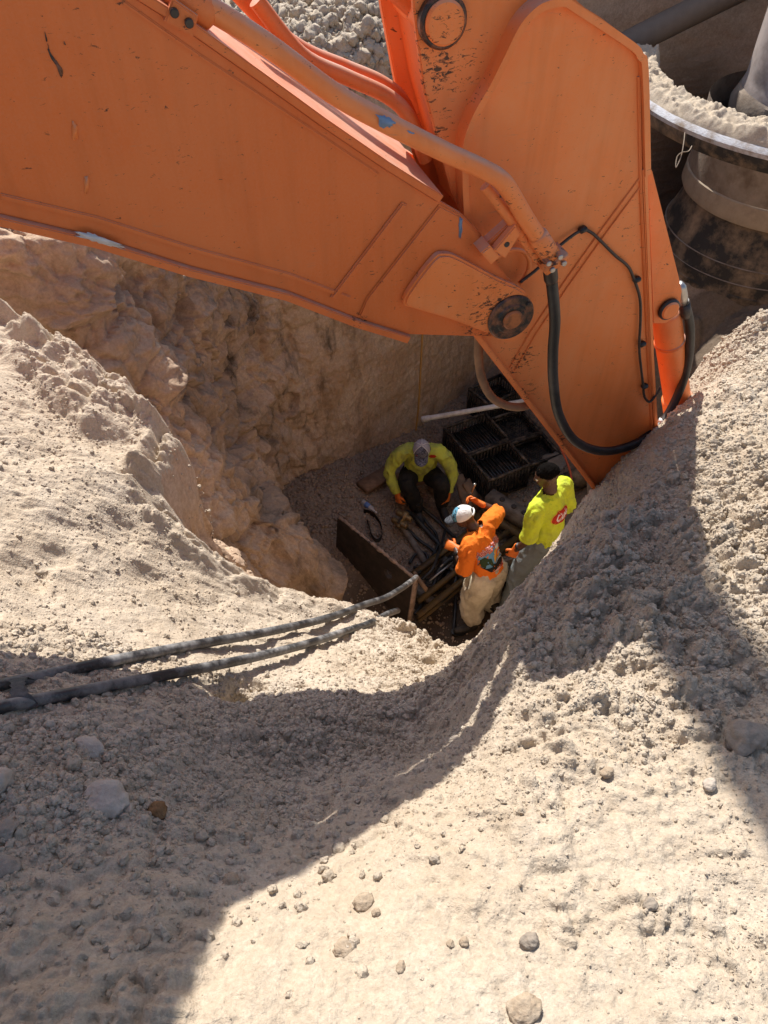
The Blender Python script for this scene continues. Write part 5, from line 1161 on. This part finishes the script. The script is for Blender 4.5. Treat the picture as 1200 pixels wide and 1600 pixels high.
def person(label, J, mats, fwd, hfwd, hup, sleeve, trouser, cap=None, hair=False, wrinkle=(.012,.012), k=1.0, leg_bag=1.0, boots=.2, belly=1.0, hem=0.0, watches=(), glove_sides=('l','r'), hands=None, skin='skin'):
    """J joints: hip chest neck head, shoulder/elbow/wrist l r, thigh/knee/ankle l r. Clothing over one continuous body."""
    J = {a: np.array(b, float) for a, b in J.items()}; t = thing('person', label, 'person', (J['hip'][0], J['hip'][1], min(J['ankle_l'][2], J['ankle_r'][2])-.08))
    right = nrm(J['shoulder_r']-J['shoulder_l']); up = nrm(J['neck']-J['hip']); hf, hu = nrm(hfwd), nrm(hup-nrm(hfwd)*np.dot(hup, nrm(hfwd)))
    sk = M[skin]
    # one continuous body from head to ankles
    bm = bmesh.new(); add_head(bm, J['head'], hf, hu, J['neck'], k)
    limb(bm, [J['hip'], J['hip']*.5+J['chest']*.5, J['chest'], J['neck']-up*.03], [(.145,.10),(.13,.095),(.15,.105),(.07,.06)], right)
    for sd in 'lr':
        limb(bm, [J['chest']+up*.08, J['shoulder_'+sd], J['elbow_'+sd], J['wrist_'+sd]], [.07, .062, .042, .030], fwd)
        limb(bm, [J['thigh_'+sd], J['knee_'+sd], J['ankle_'+sd]], [.082, .055, .042], right)
        limb(bm, [J['hip'], J['thigh_'+sd]], [.10, .085], fwd)
    fuse('body', bm, .011, sk, t, 4)
    head_parts(t, J['head'], hf, hu, sk, size=k)
    # shirt
    bm = bmesh.new(); lo_ = J['hip']-up*hem
    limb(bm, [lo_, J['hip']*.55+J['chest']*.45, J['chest'], J['chest']*.4+J['neck']*.6, J['neck']-up*.035], [(.185*belly,.145*belly),(.178*belly,.142*belly),(.192*belly,.140*belly),(.160,.108),(.080*k,.072*k)], right)
    ends = {}
    for sd in 'lr':
        a, b, c = J['shoulder_'+sd], J['elbow_'+sd], J['wrist_'+sd]
        if sleeve == 'long': P = [J['chest']+up*.10, a, b, b*.35+c*.65, c-nrm(c-b)*.03]; R = [.095, .088, .066, .056, .050]
        else: e = b+nrm(c-b)*.02; P = [J['chest']+up*.10, a, a*.5+b*.5, e]; R = [.095, .090, .080, .082]
        limb(bm, P, R, fwd, 8); ends[sd] = (P[-1], nrm(np.array(P[-1])-np.array(P[-2])))
    neckp = J['neck']; tq = nrm(J['head']-J['neck'])
    def cut(p):
        if np.dot(p-(neckp+up*.005), up) > 0 and np.linalg.norm(p-neckp) < .098: return True
        if np.dot(p-lo_, up) < 0 and np.linalg.norm(np.cross(p-lo_, up)) < .30 and np.dot(p-lo_, up) > -.2: return not any(np.linalg.norm(p-ends[q][0]) < .16 for q in 'lr')
        return any(np.dot(p-ends[q][0], ends[q][1]) > .012 and np.linalg.norm(p-ends[q][0]) < .105 for q in 'lr')
    sh = fuse('shirt', bm, .0095, mats['shirt'], t, 4, wrinkle[0], 10, 3, cut, (1.1, 1.1, .7))
    sm = sh.modifiers.new('thick', 'SOLIDIFY'); sm.thickness = .004; sm.offset = -1
    # trousers
    bm = bmesh.new()
    ball(bm, J['hip'], (.170, .135, .135), (right, np.cross(up, right), up))
    for sd in 'lr':
        a, b, c = J['thigh_'+sd], J['knee_'+sd], J['ankle_'+sd]; B = leg_bag
        limb(bm, [J['hip']*.4+a*.6, a, a*.5+b*.5, b, b*.5+c*.5, c+nrm(b-c)*trouser], [(.118,.125),(.115*B**.5,.120*B**.5),(.100*B,.102*B),(.083*B,.085*B),(.080*B*1.04,.084*B*1.04),(.074*B,.078*B)], right, 8)
    tr = fuse('trousers', bm, .011, mats['trousers'], t, 5, wrinkle[1], 10, 9, None, (1, 1, .7))
    for sd in 'lr':
        b_ = bpy.data.objects.new('boot', None); b_.empty_display_size = .05; C.objects.link(b_); b_.location = Vector(J['ankle_'+sd]); adopt(b_, t)
        td = J.get('toe_'+sd, fwd); gz = J['ankle_'+sd][2]-.09
        bm = bmesh.new(); boot(bm, J['ankle_'+sd], td, gz+.008, 1, boots); fuse('upper', bm, .009, M['boot'], b_, 4)
        bm = bmesh.new(); sole(bm, J['ankle_'+sd], td, gz-.004); bmesh.ops.recalc_face_normals(bm, faces=bm.faces[:]); bmobj('sole', bm, M['rubber'], b_, smooth=False)
        hd = hands[sd]; hand('glove', J['wrist_'+sd], hd[0], hd[1], hd[2], mats['glove'], t, hd[3] if len(hd) > 3 else .8, 1.12)
        if sd in watches:
            w_ = J['wrist_'+sd]; q = nrm(J['elbow_'+sd]-w_); bmobj('wristband', tube_bm([w_+q*.062, w_+q*.068, w_+q*.092, w_+q*.098], [.036,.041,.041,.036], 18), M['watch'], t, autosmooth=.6)
    if hair:
        bm = bmesh.new(); s_ = np.cross(hf, hu); c = J['head']; ball(bm, c+hu*.038-hf*.014, (.081*k, .099*k, .088*k), (s_, hf, hu)); 
        h0 = fuse('hair', bm, .007, M['hair'], t, 1, .006, 60, 21, lambda p: np.dot(p-c, hu) < .030+.35*max(0, np.dot(p-c, hf)-.0)+.10*max(0, -np.dot(p-c, hf)-.05) )
    return t, sh, tr, right, up

UPZ = V3(0, 0, 1)
# the man in the orange shirt, back to the viewer, one hand raised with a tool -------------------------
ox, oy = 1.05, 4.66; of = nrm(V3(-.76, .65, 0)); orr = nrm(V3(.65, .76, 0))
def OP(f, r, z): return V3(ox, oy, z)+of*f+orr*r
J = dict(hip=OP(0, 0, .96), chest=OP(.11, 0, 1.26), neck=OP(.23, 0, 1.43), head=OP(.34, -.02, 1.515),
    shoulder_l=OP(.14, -.195, 1.40), shoulder_r=OP(.17, .195, 1.40), elbow_l=OP(.10, -.29, 1.11), wrist_l=OP(.345, -.10, 1.12),
    elbow_r=OP(.24, .47, 1.24), wrist_r=OP(.45, .40, 1.31),
    thigh_l=OP(0, -.10, .90), thigh_r=OP(0, .10, .90), knee_l=OP(.05, -.13, .50), knee_r=OP(.03, .14, .50), ankle_l=OP(.0, -.13, .09), ankle_r=OP(-.03, .15, .09), toe_l=nrm(V3(-1, -.15, 0)), toe_r=nrm(V3(-.8, -.2, 0)))
hf = nrm(V3(-.88, .10, -.50)); hu = nrm(V3(-.45, .05, .90))
om, osh, otr, ort, oup = person('man in orange shirt, cream waders and white cap, gripping a tool', J, dict(shirt=M['orange'], trousers=M['cream'], glove=M['glove']), of, hf, hu, 'elbow', .17,
    wrinkle=(.014,.018), leg_bag=1.45, boots=.12, hands=dict(l=(nrm(V3(-.75,.5,-.1)), nrm(V3(.2,.5,-.6)), nrm(V3(.1,.5,.8)), .9), r=(nrm(V3(-.75,.35,.25)), nrm(V3(-.4,-.6,-.2)), nrm(V3(.1,-.2,1)), 1.35)), watches=('l',), belly=.96, hem=.02)
J['head'] = np.array(J['head'], float)
cap_on(om, J['head'], hf, hu, M['camoblue'], M['white'], M['camodark'], k=1.06, button=M['camoblue'])
tl = thing('hand_tool', 'short steel hand tool held up in the orange glove', 'tool', J['wrist_r'])
hd_ = np.array(J['wrist_r'])+nrm(V3(-.75,.35,.25))*.10; ax_ = nrm(V3(.28,.30,.95))
bmobj('handle', tube_bm([hd_-ax_*.10, hd_-ax_*.09, hd_+ax_*.05, hd_+ax_*.06], [.010,.014,.014,.010], 12), M['darksteel'], tl); bmobj('shank', tube_bm([hd_+ax_*.06, hd_+ax_*.13, hd_+ax_*.135], [.010,.010,.016], 10), M['steel'], tl); bmobj('tip', tube_bm([hd_+ax_*.135, hd_+ax_*.17], [.016,.015], 6), M['steel'], tl)
# back print: arched lettering over a picture of a digger
bc = J['chest']*.62+np.array(J['hip'])*.38; bn = -of; bx = orr; by = nrm(oup-bn*np.dot(oup, bn)); borg = bc+by*.06
PS = 1.22
def odec(nm, poly, m, lift): v, f = grid2([(x*PS, y*PS) for x, y in poly]); return decal(nm, v, f, borg, bx, by, bn, osh, m, osh, lift)
odec('print_sky', [(-.135,.075),(-.08,.10),(0,.112),(.08,.10),(.135,.075),(.14,-.03),(.09,-.07),(-.10,-.07),(-.14,-.03)], M['inkblue'], .003)
odec('print_tree', [(-.14,-.03),(-.13,.03),(-.10,.055),(-.075,.03),(-.05,.02),(-.04,-.05),(-.09,-.07)], M['inkgreen'], .0045)
odec('print_tree', [(.14,-.02),(.138,.05),(.11,.075),(.085,.05),(.075,.0),(.10,-.04)], M['inkgreen'], .0045)
odec('print_cloud', [(.0,.055),(.03,.085),(.07,.08),(.08,.06),(.05,.05)], M['inkwhite'], .0043)
odec('print_ground', [(-.13,-.05),(-.02,-.035),(.10,-.045),(.13,-.055),(.05,-.10),(-.08,-.10)], M['inkblack'], .005)
odec('print_digger', [(-.03,-.03),(-.02,.03),(.0,.07),(.02,.075),(.03,.06),(.01,.05),(.0,.02),(.005,-.03)], M['inkyellow'], .006)
odec('print_digger', [(.02,-.045),(.02,.0),(.05,.02),(.09,.01),(.095,-.045)], M['inkyellow'], .006)
odec('print_digger_window', [(.035,-.01),(.04,.02),(.06,.03),(.08,.015),(.075,-.01)], M['inkwhite'], .0075)
odec('print_digger_track', [(.0,-.065),(.005,-.045),(.10,-.045),(.105,-.065)], M['inkwhite'], .007)
odec('print_lower', [(-.06,-.105),(.0,-.095),(.06,-.10),(.10,-.09),(.09,-.115),(.0,-.125)], M['inkpink'], .006)
odec('print_lower', [(.02,-.10),(.06,-.098),(.07,-.112),(.03,-.118)], M['red'], .0075)
for off, m, lf in ((.0035, M['inkpink'], .0065), (0, M['red'], .0085)):
    v, f = text2('Heidig Runner', .052, 0, .26, off); decal('print_lettering', [(x*PS, (y+.092)*PS) for x, y in v], f, borg, bx, by, bn, osh, m, osh, lf)

# the man in the lime shirt and grey jeans, looking down to the left ------------------------------------
lx, ly, lk = 1.58, 4.80, 1.08; lf = nrm(V3(-.68, .73, 0)); lr = nrm(V3(.73, .68, 0))
LZ = .31
def LP(f, r, z): return V3(lx, ly, LZ+z*lk)+lf*f*lk+lr*r*lk
J = dict(hip=LP(0, 0, 1.0), chest=LP(.02, 0, 1.30), neck=LP(.05, 0, 1.50), head=LP(.11, 0, 1.63),
    shoulder_l=LP(.02, -.20, 1.42), shoulder_r=LP(.05, .20, 1.41), elbow_l=LP(.0, -.26, 1.12), wrist_l=LP(.10, -.27, .87), elbow_r=LP(.0, .29, 1.13), wrist_r=LP(.05, .28, .86),
    thigh_l=LP(0, -.10, .92), thigh_r=LP(0, .10, .92), knee_l=LP(.04, -.24, .50), knee_r=LP(.06, .12, .50), ankle_l=LP(.0, -.36, .07), ankle_r=LP(.02, .13, .07))
hf = nrm(V3(-.93, .05, -.30)); hu = nrm(V3(-.28, 0, .96))
lm, lsh, ltr, lrt, lup = person('man in bright lime shirt and grey jeans, bareheaded, standing with a glove at his side', J, dict(shirt=M['lime'], trousers=M['denim'], glove=M['glove']), lf, hf, hu, 'elbow', .05,
    hair=True, wrinkle=(.013,.012), leg_bag=1.12, k=1.10, belly=1.06, hands=dict(l=(nrm(V3(-.25,.02,-1)), nrm(V3(.2,.9,.0)), nrm(V3(-1,.1,-.2)), .55), r=(nrm(V3(-.4,.1,-1)), nrm(V3(-.2,-.9,0)), nrm(V3(-1,.2,0)), .5)), watches=('l',), hem=.06)
bn = -lf; bx = lr; by = nrm(lup-bn*np.dot(lup, bn)); borg = np.array(J['chest'])*.75+np.array(J['neck'])*.25-by*.05
el = [(.118*math.cos(a)*(1+.05*math.cos(2*a)), 0.074*math.sin(a)) for a in np.linspace(0, 2*math.pi, 30, endpoint=False)]
v, f = grid2([(x*1.06, y*1.09) for x, y in el]); decal('print_border', v, f, borg, bx, by, bn, lsh, M['inkyellow'], lsh, .003)
v, f = grid2(el); decal('print_oval', v, f, borg, bx, by, bn, lsh, M['red'], lsh, .0045)
v, f = text2('Cula', .10, .35, 0, .0015); decal('print_lettering', [(x, y-.022) for x, y in v], f, borg, bx, by, bn, lsh, M['inkwhite'], lsh, .0062)
v, f = grid2([(-.055,-.036),(.05,-.030),(.052,-.036),(-.052,-.045)]); decal('print_underline', v, f, borg, bx, by, bn, lsh, M['inkwhite'], lsh, .0062)
bn2 = lf; borg2 = np.array(J['chest'])-lr*.09+lup*.04
v, f = grid2([(.030*math.cos(a), .020*math.sin(a)) for a in np.linspace(0, 2*math.pi, 18, endpoint=False)]); decal('chest_badge', v, f, borg2, -lr, by, bn2, lsh, M['red'], lsh, .003)

# the seated man, head bowed over his hands, facing the viewer ------------------------------------------
sx, sy, sz = .44, 6.52, .0; sf = nrm(V3(-.02, -1, 0)); sr = nrm(V3(-1, .02, 0))
def SP(f, r, z): return V3(sx, sy, z+sz)+sf*f+sr*r
J = dict(hip=SP(0, 0, .52), chest=SP(.08, 0, .84), neck=SP(.20, .0, 1.03), head=SP(.31, .01, 1.13),
    shoulder_l=SP(.15, -.215, .96), shoulder_r=SP(.15, .215, .96), elbow_l=SP(.20, -.37, .70), wrist_l=SP(.34, -.33, .47), elbow_r=SP(.20, .37, .70), wrist_r=SP(.36, .27, .46),
    thigh_l=SP(.05, -.12, .50), thigh_r=SP(.05, .12, .50), knee_l=SP(.36, -.24, .66), knee_r=SP(.34, .17, .64), ankle_l=SP(.30, -.27, .24), ankle_r=SP(.36, .02, .22), toe_l=nrm(V3(.30,-1,0)), toe_r=nrm(V3(.15,-1,0)))
hf = nrm(V3(-.05, -.90, -.42)); hu = nrm(V3(-.03, -.42, .90))
smn, ssh, strr, srt, sup = person('seated man in lime long sleeves, black trousers and patterned ball cap', J, dict(shirt=M['lime2'], trousers=M['black'], glove=M['glove']), sf, hf, hu, 'long', .04,
    wrinkle=(.015,.012), leg_bag=1.10, hands=dict(l=(nrm(V3(-.15,-.35,-1)), nrm(V3(-.5,.6,0)), nrm(V3(-1,-.3,.1)), .5), r=(nrm(V3(.15,-.35,-1)), nrm(V3(.5,.6,0)), nrm(V3(1,-.3,.1)), .8)), hem=.0, skin='skin2', belly=1.04)
cap_on(smn, np.array(J['head']), hf, hu, M['camo'], M['mesh'], M['camo'], k=1.08, seams=M['seam'], gap=False)
s_ = np.cross(hf, hu); hc_ = np.array(J['head']); bm = bmesh.new()
ball(bm, hc_+hu*.068+hf*.083-s_*.034*-1, (.026, .006, .011), (nrm(s_+hu*.3), hf, nrm(hu-s_*.3))); bmobj('cap_badge', bm, M['red'], smn)
bn = nrm(sf*.75+UPZ*.55); bx = -sr; by = nrm(sup-bn*np.dot(sup, bn)); borg = np.array(J['chest'])+bx*.125+by*.02
v, f = grid2([(.042*math.cos(a)*(1+.06*math.cos(6*a)), .020*math.sin(a)*(1+.1*math.cos(6*a))) for a in np.linspace(0, 2*math.pi, 30, endpoint=False)]); decal('chest_badge', v, f, borg, bx, by, bn, ssh, M['red'], ssh, .003)
# ------------------------------------------------------------------ loose stones, crumbs and gravel
def gn_scatter(name, pts, rad, m, label, seed=0, sub=2, rough=.55, rot=None):
    """crumbs: a cloud of points, each carrying a small broken stone (geometry nodes)"""
    me = bpy.data.meshes.new(name); me.vertices.add(len(pts)); me.vertices.foreach_set('co', np.asarray(pts, np.float32).ravel())
    a = me.attributes.new('rad', 'FLOAT_VECTOR', 'POINT'); rng = np.random.default_rng(seed)
    sc = np.asarray(rad)[:,None]*rng.uniform(.65, 1.25, (len(pts), 3)); a.data.foreach_set('vector', sc.astype(np.float32).ravel())
    a = me.attributes.new('rot', 'FLOAT_VECTOR', 'POINT'); a.data.foreach_set('vector', rng.uniform(0, 6.28, (len(pts), 3)).astype(np.float32).ravel())
    me.update(); o = bpy.data.objects.new(name, me); C.objects.link(o); tag(o, label, kind='stuff'); me.materials.append(m)
    ng = bpy.data.node_groups.new(name, 'GeometryNodeTree'); ng.interface.new_socket('Geometry', in_out='INPUT', socket_type='NodeSocketGeometry'); ng.interface.new_socket('Geometry', in_out='OUTPUT', socket_type='NodeSocketGeometry')
    L = ng.links.new; gi = ng.nodes.new('NodeGroupInput'); go = ng.nodes.new('NodeGroupOutput'); iop = ng.nodes.new('GeometryNodeInstanceOnPoints'); jn = ng.nodes.new('GeometryNodeJoinGeometry')
    for k in range(5):
        ic = ng.nodes.new('GeometryNodeMeshIcoSphere'); ic.inputs['Radius'].default_value = 1; ic.inputs['Subdivisions'].default_value = sub+1
        sp_ = ng.nodes.new('GeometryNodeSetPosition'); nz = ng.nodes.new('ShaderNodeTexNoise'); nz.noise_dimensions = '4D'; nz.inputs['W'].default_value = k*7.3+seed; nz.inputs['Scale'].default_value = 1.35; nz.inputs['Detail'].default_value = 3
        po = ng.nodes.new('GeometryNodeInputPosition'); L(po.outputs[0], nz.inputs['Vector'])
        sub_ = ng.nodes.new('ShaderNodeVectorMath'); sub_.operation = 'SUBTRACT'; sub_.inputs[1].default_value = (.5,.5,.5); L(nz.outputs['Color'], sub_.inputs[0])
        mul = ng.nodes.new('ShaderNodeVectorMath'); mul.operation = 'SCALE'; mul.inputs['Scale'].default_value = rough*3.4; L(sub_.outputs[0], mul.inputs[0])
        L(ic.outputs['Mesh'], sp_.inputs['Geometry']); L(mul.outputs[0], sp_.inputs['Offset'])
        sm = ng.nodes.new('GeometryNodeSetMaterial'); sm.inputs['Material'].default_value = m; L(sp_.outputs[0], sm.inputs['Geometry'])
        ss = ng.nodes.new('GeometryNodeSetShadeSmooth'); L(sm.outputs[0], ss.inputs[0]); ss.inputs['Shade Smooth'].default_value = True
        gi_ = ng.nodes.new('GeometryNodeGeometryToInstance'); L(ss.outputs[0], gi_.inputs[0]); L(gi_.outputs[0], jn.inputs[0])
    L(gi.outputs[0], iop.inputs['Points']); L(jn.outputs[0], iop.inputs['Instance']); iop.inputs['Pick Instance'].default_value = True
    for nm, sk_ in (('rad', 'Scale'), ('rot', 'Rotation')):
        at_ = ng.nodes.new('GeometryNodeInputNamedAttribute'); at_.data_type = 'FLOAT_VECTOR'; at_.inputs['Name'].default_value = nm; L(at_.outputs['Attribute'], iop.inputs[sk_])
    L(iop.outputs[0], go.inputs[0]); md = o.modifiers.new('crumbs', 'NODES'); md.node_group = ng
    return o
rng = np.random.default_rng(11)
def bank_mask(x, y):
    p = np.stack([x, y, x*0], -1)
    r = sstep(-.25, .35, x+.18*fbm(p*1.5, 3, 11))*sstep(.15, .55, y+.25*x); l = 1.5*sstep(1.55, 1.15, y)*sstep(.1, -.25, x-.02)*sstep(.30, .6, y)
    sm = sstep(.02, .30, fbm(p*1.25+4, 4, 71))*sstep(.95, .45, y)
    return np.clip(.16+.95*r+.85*l, 0, 1)*(1-.85*sm)*(.35+.65*sstep(-.25, .2, fbm(p*2.8, 3, 53)))
def scatter_bank(n, r0, r1, power, seed, keep):
    g = np.random.default_rng(seed); x = g.uniform(-1.75, 2.0, n); y = g.uniform(.05, 3.25, n)
    k = (g.uniform(0, 1, n) < keep(x, y)) & (poly_sd(x, y, rim) < .10); x, y = x[k], y[k]
    r = (r0+(r1-r0)*g.uniform(0, 1, len(x))**power)*np.maximum(.42+.58*sstep(.5, 1.5, y+.25*x), .85*sstep(.0, -.3, x)*sstep(.45, .7, y))
    return np.stack([x, y, bankz(x, y)-r*.10], -1), r
p_, r_ = scatter_bank(62000, .0025, .0125, 2.6, 301, bank_mask)
gn_scatter('gravel', p_, r_, M['clod'], 'pale crumbs and pebbles strewn over the spoil bank', 1)
p_, r_ = scatter_bank(150000, .0018, .0065, 2.2, 311, lambda x, y: np.clip(bank_mask(x, y)*1.3, 0, 1))
gn_scatter('gravel', p_, r_, M['clod'], 'fine crumbs covering the spoil bank', 17, 1)
g = np.random.default_rng(41); x = g.uniform(-1.2, .15, 15000); y = g.uniform(.22, 1.4, 15000); pp = np.stack([x, y, x*0], -1)
k = g.uniform(0, 1, len(x)) < (.15+.85*sstep(-.15, .25, fbm(pp*2.6, 4, 315)))*sstep(.25, .7, y-.25*x)*sstep(.15, -.1, x); x, y = x[k], y[k]; r = .0025+.0115*g.uniform(0, 1, len(x))**2.3
gn_scatter('gravel', np.stack([x, y, bankz(x, y)+r*.05], -1), r, M['clod'], 'broken crumbs and small stones over the shaded lower left spoil', 19, 2)
p_, r_ = scatter_bank(2600, .010, .024, 3.2, 303, lambda x, y: bank_mask(x, y)**1.8)
gn_scatter('gravel', p_, r_, M['clod'], 'larger pale clods lying on the spoil bank', 5, 3)
p_, r_ = scatter_bank(7000, .003, .008, 2.6, 307, lambda x, y: .35*sstep(1.2, 1.7, y-.3*x)*sstep(.0, .3, fbm(np.stack([x, y, x*0], -1)*2.2, 3, 57)))
gn_scatter('gravel', p_, r_, M['clod'], 'sandy crumbs on the left bank', 9)
g = np.random.default_rng(21); x = g.uniform(-1.2, 2.3, 17000); y = g.uniform(4.3, 8.5, 17000); k = g.uniform(0, 1, 17000) < .35+.65*sstep(4.9, 5.6, y); x, y = x[k], y[k]
r = .006+.018*g.uniform(0, 1, len(x))**2.5; z = np.array([fz(a, b) for a, b in zip(x, y)])
gn_scatter('gravel', np.stack([x, y, z+r*.3], -1), r, M['gstone'], 'brown angular gravel covering the pit floor', 13, 1)

vi = np.argwhere((Vc.ravel() > 1.0) & (Vc.ravel() < 2.12) & (Uc.ravel() > 4.2) & (Uc.ravel() < 8.2)).ravel(); g = np.random.default_rng(31); vi = g.choice(vi, 5200, replace=False)
r = .014+.06*g.uniform(0, 1, len(vi))**3.0; gn_scatter('rubble', S.reshape(-1, 3)[vi]+np.array([0, 0, 1.0])*r[:,None]*.2, r, M['clod'], 'pale rubble heaped along the top of the back wall', 23, 2)
M['pebble'] = soil('buff_pebble', (.42, .33, .23), (.52, .44, .35), (.24, .17, .11), grain=160)
M['greystone'] = soil('grey_stone', (.33, .275, .215), (.44, .39, .33), (.17, .14, .11), grain=120)
M['palestone'] = soil('pale_stone', (.49, .425, .35), (.58, .52, .45), (.29, .24, .19), grain=120)
M['ruststone'] = soil('rusty_stone', (.26, .14, .06), (.34, .22, .12), (.10, .05, .025), grain=140)
def stone(px, py, dpx, label, m, seed, flat=.75, elong=1.0, ang=0.0, rough=.34, pos=None, sink=.22):
    p = hit(px, py) if pos is None else np.array(pos); t = np.dot(p-CAM, FW); r = dpx/2*t/FPX
    bm = bmesh.new(); bmesh.ops.create_icosphere(bm, subdivisions=4, radius=1); co = np.array([v.co for v in bm.verts])
    co = co*(1+rough*fbm(co*1.3+seed*3.1, 4, seed)[:,None]+.10*ridged(co*2.2+seed, 3, seed+2)[:,None]-.05+.06*fbm(co*6+seed, 3, seed+4)[:,None])*np.array([elong, 1, flat])*r
    ca, sa = math.cos(ang), math.sin(ang); co = np.stack([co[:,0]*ca-co[:,1]*sa, co[:,0]*sa+co[:,1]*ca, co[:,2]], -1)
    for v, c in zip(bm.verts, co): v.co = c
    o = bmobj('stone', bm, m); o.location = Vector(p+np.array([0, 0, r*flat*(1-2*sink)])); tag(o, label, 'stone', 'single stones lying on the spoil'); return o
S_ = [(1160,1157,58,'big grey brown boulder half sunk in the shaded spoil by the right edge','greystone',.85,1.1,.4),
 (170,1256,62,'broad pale grey stone in the shade, largest on the lower left spoil','palestone',.6,1.3,-.3),
 (248,1270,30,'rusty brown stone standing out in the lower left shade','ruststone',.9,1.0,.2),
 (362,1377,24,'round tan pebble alone on the smooth shaded ground','pebble',.85,1.0,.1),
 (220,1470,30,'flattish buff stone lowest in the shaded ground at lower left','pebble',.6,1.0,.8),
 (569,1413,30,'tan pebble in the sun with a small one touching it','pebble',.8,1.1,.2),
 (588,1427,14,'small tan pebble touching a bigger one in the sun','pebble',.8,1.0,.9),
 (537,1485,30,'sunlit rounded stone level with the soil below the pebble pair','pebble',.6,1.1,.3),
 (4,1228,44,'pale upright block cut off by the left edge of the shade','palestone',1.1,.9,.1),
 (12,1300,34,'grey lump below the pale block in the lower left shade','greystone',.8,1.1,.6),
 (8,1362,40,'brown grey lump in the shade under the other two edge stones','greystone',.8,1.2,.2),
 (140,1171,32,'pale angular stone in the shade just below the lower hose','palestone',.7,1.5,-.5),
 (1062,1066,17,'brown pebble on the smooth grey patch in the right shade','greystone',.9,1.0,.3),
 (948,1209,17,'small dark sided pebble in the sun beside the long shadow','pebble',.9,1.3,.4),
 (1015,1416,22,'brown clod at the head of the long crack on the right','greystone',.8,1.2,.5),
 (725,1473,15,'rounder of two small pebbles side by side in the sun','pebble',.9,1.0,.1),
 (703,1476,12,'smaller of two pebbles side by side in the sun','pebble',.9,1.0,.7),
 (827,1472,26,'crumbly dark clod with jagged edges in the sunlit foreground','greystone',.8,1.2,.2),
 (626,1512,14,'elongated tan pebble on the bright bare ground','pebble',.8,1.5,1.2),
 (818,1582,44,'flat pale stone at the bottom edge of the sunlit ground','pebble',.45,1.2,.4),
 (386,1311,18,'small buff stone at the edge of the big shadow','pebble',.85,1.1,.2),
 (1112,1048,18,'pale pebble on the sunlit clods just right of the shadow','palestone',.9,1.0,.2),
 (1108,1228,20,'whitish chip in the right shade below the boulder','palestone',.7,1.3,.9)]
for k, (px, py, dp, lab, m, fl_, el_, an) in enumerate(S_): stone(px, py, dp, lab, M[m], 61+k, fl_, el_, an)
stone(870, 728, 46, 'pale flat stone on the pit gravel under the orange stick', M['greystone'], 97, .5, 1.3, .3, pos=floor_at(872, 728))

# ------------------------------------------------------------------ unseen, added behind the viewer: a machine whose raised boom shades the right bank
M['caster'] = simple('caster_paint', (.45, .30, .04), .5, 0, .15, 8)
fwd_ = np.array([-.055, 1, 0]); fwd_ /= np.linalg.norm(fwd_); sd_ = np.array([fwd_[1], -fwd_[0], 0])
tip = np.array([.86, 1.45, 5.0])+SUN_DIR*8.4; tailp = np.array([tip[0]+2.3, tip[1]-12.4, 7.4]); bd = (tip-tailp); Lb = np.linalg.norm(bd); bd /= Lb; bu_ = np.cross(sd_, bd)
te = thing('shadow_caster', 'unseen yellow machine added behind the viewer, its raised boom casting shade on the right bank', 'shadow_caster', (tailp[0], tailp[1]+1.5, 5.3)); tb_ = np.array([tailp[0], tailp[1]+1.5, 5.35])
bo_ = bmobj('boom', box_bm(tailp+bd*Lb*.30, bd*Lb*.31, sd_*.17, bu_*.20, None, .02), M['caster'], te, autosmooth=.5)
bmobj('inner_boom', box_bm(tailp+bd*Lb*.70, bd*Lb*.29, sd_*.13, bu_*.15, None, .015), M['caster'], bo_, autosmooth=.5)
bmobj('carriage', box_bm(tip+bd*.02, bd*.10, sd_*.16, bu_*.14, None, .02), M['darksteel'], bo_)
bmobj('chassis', box_bm(tb_+UPZ*.95, fwd_*2.3, sd_*.55, UPZ*.35, None, .05), M['caster'], te, autosmooth=.5)
bmobj('cab', box_bm(tb_-sd_*.75+UPZ*1.55+fwd_*.1, fwd_*.65, sd_*.42, UPZ*.85, None, .08), M['glass'], te, autosmooth=.5)
bmobj('boom_post', box_bm(tailp-UPZ*.55, fwd_*.25, sd_*.24, UPZ*.65, None, .03), M['caster'], te)
bmobj('lift_cylinder', tube_bm([tb_+UPZ*1.2+fwd_*1.4, tailp+bd*3.4], .07, 16), M['steel'], te)
for a_ in (-1.45, 1.45):
    for b_ in (-1, 1):
        c = tb_+fwd_*a_+sd_*b_*.95+UPZ*.55; w_ = part_disc('wheel', c-sd_*.2, sd_, .56, .4, M['rubber'], te, 32, .05); part_disc('rim', c-sd_*.21, sd_, .28, .42, M['caster'], w_, 24, .02)
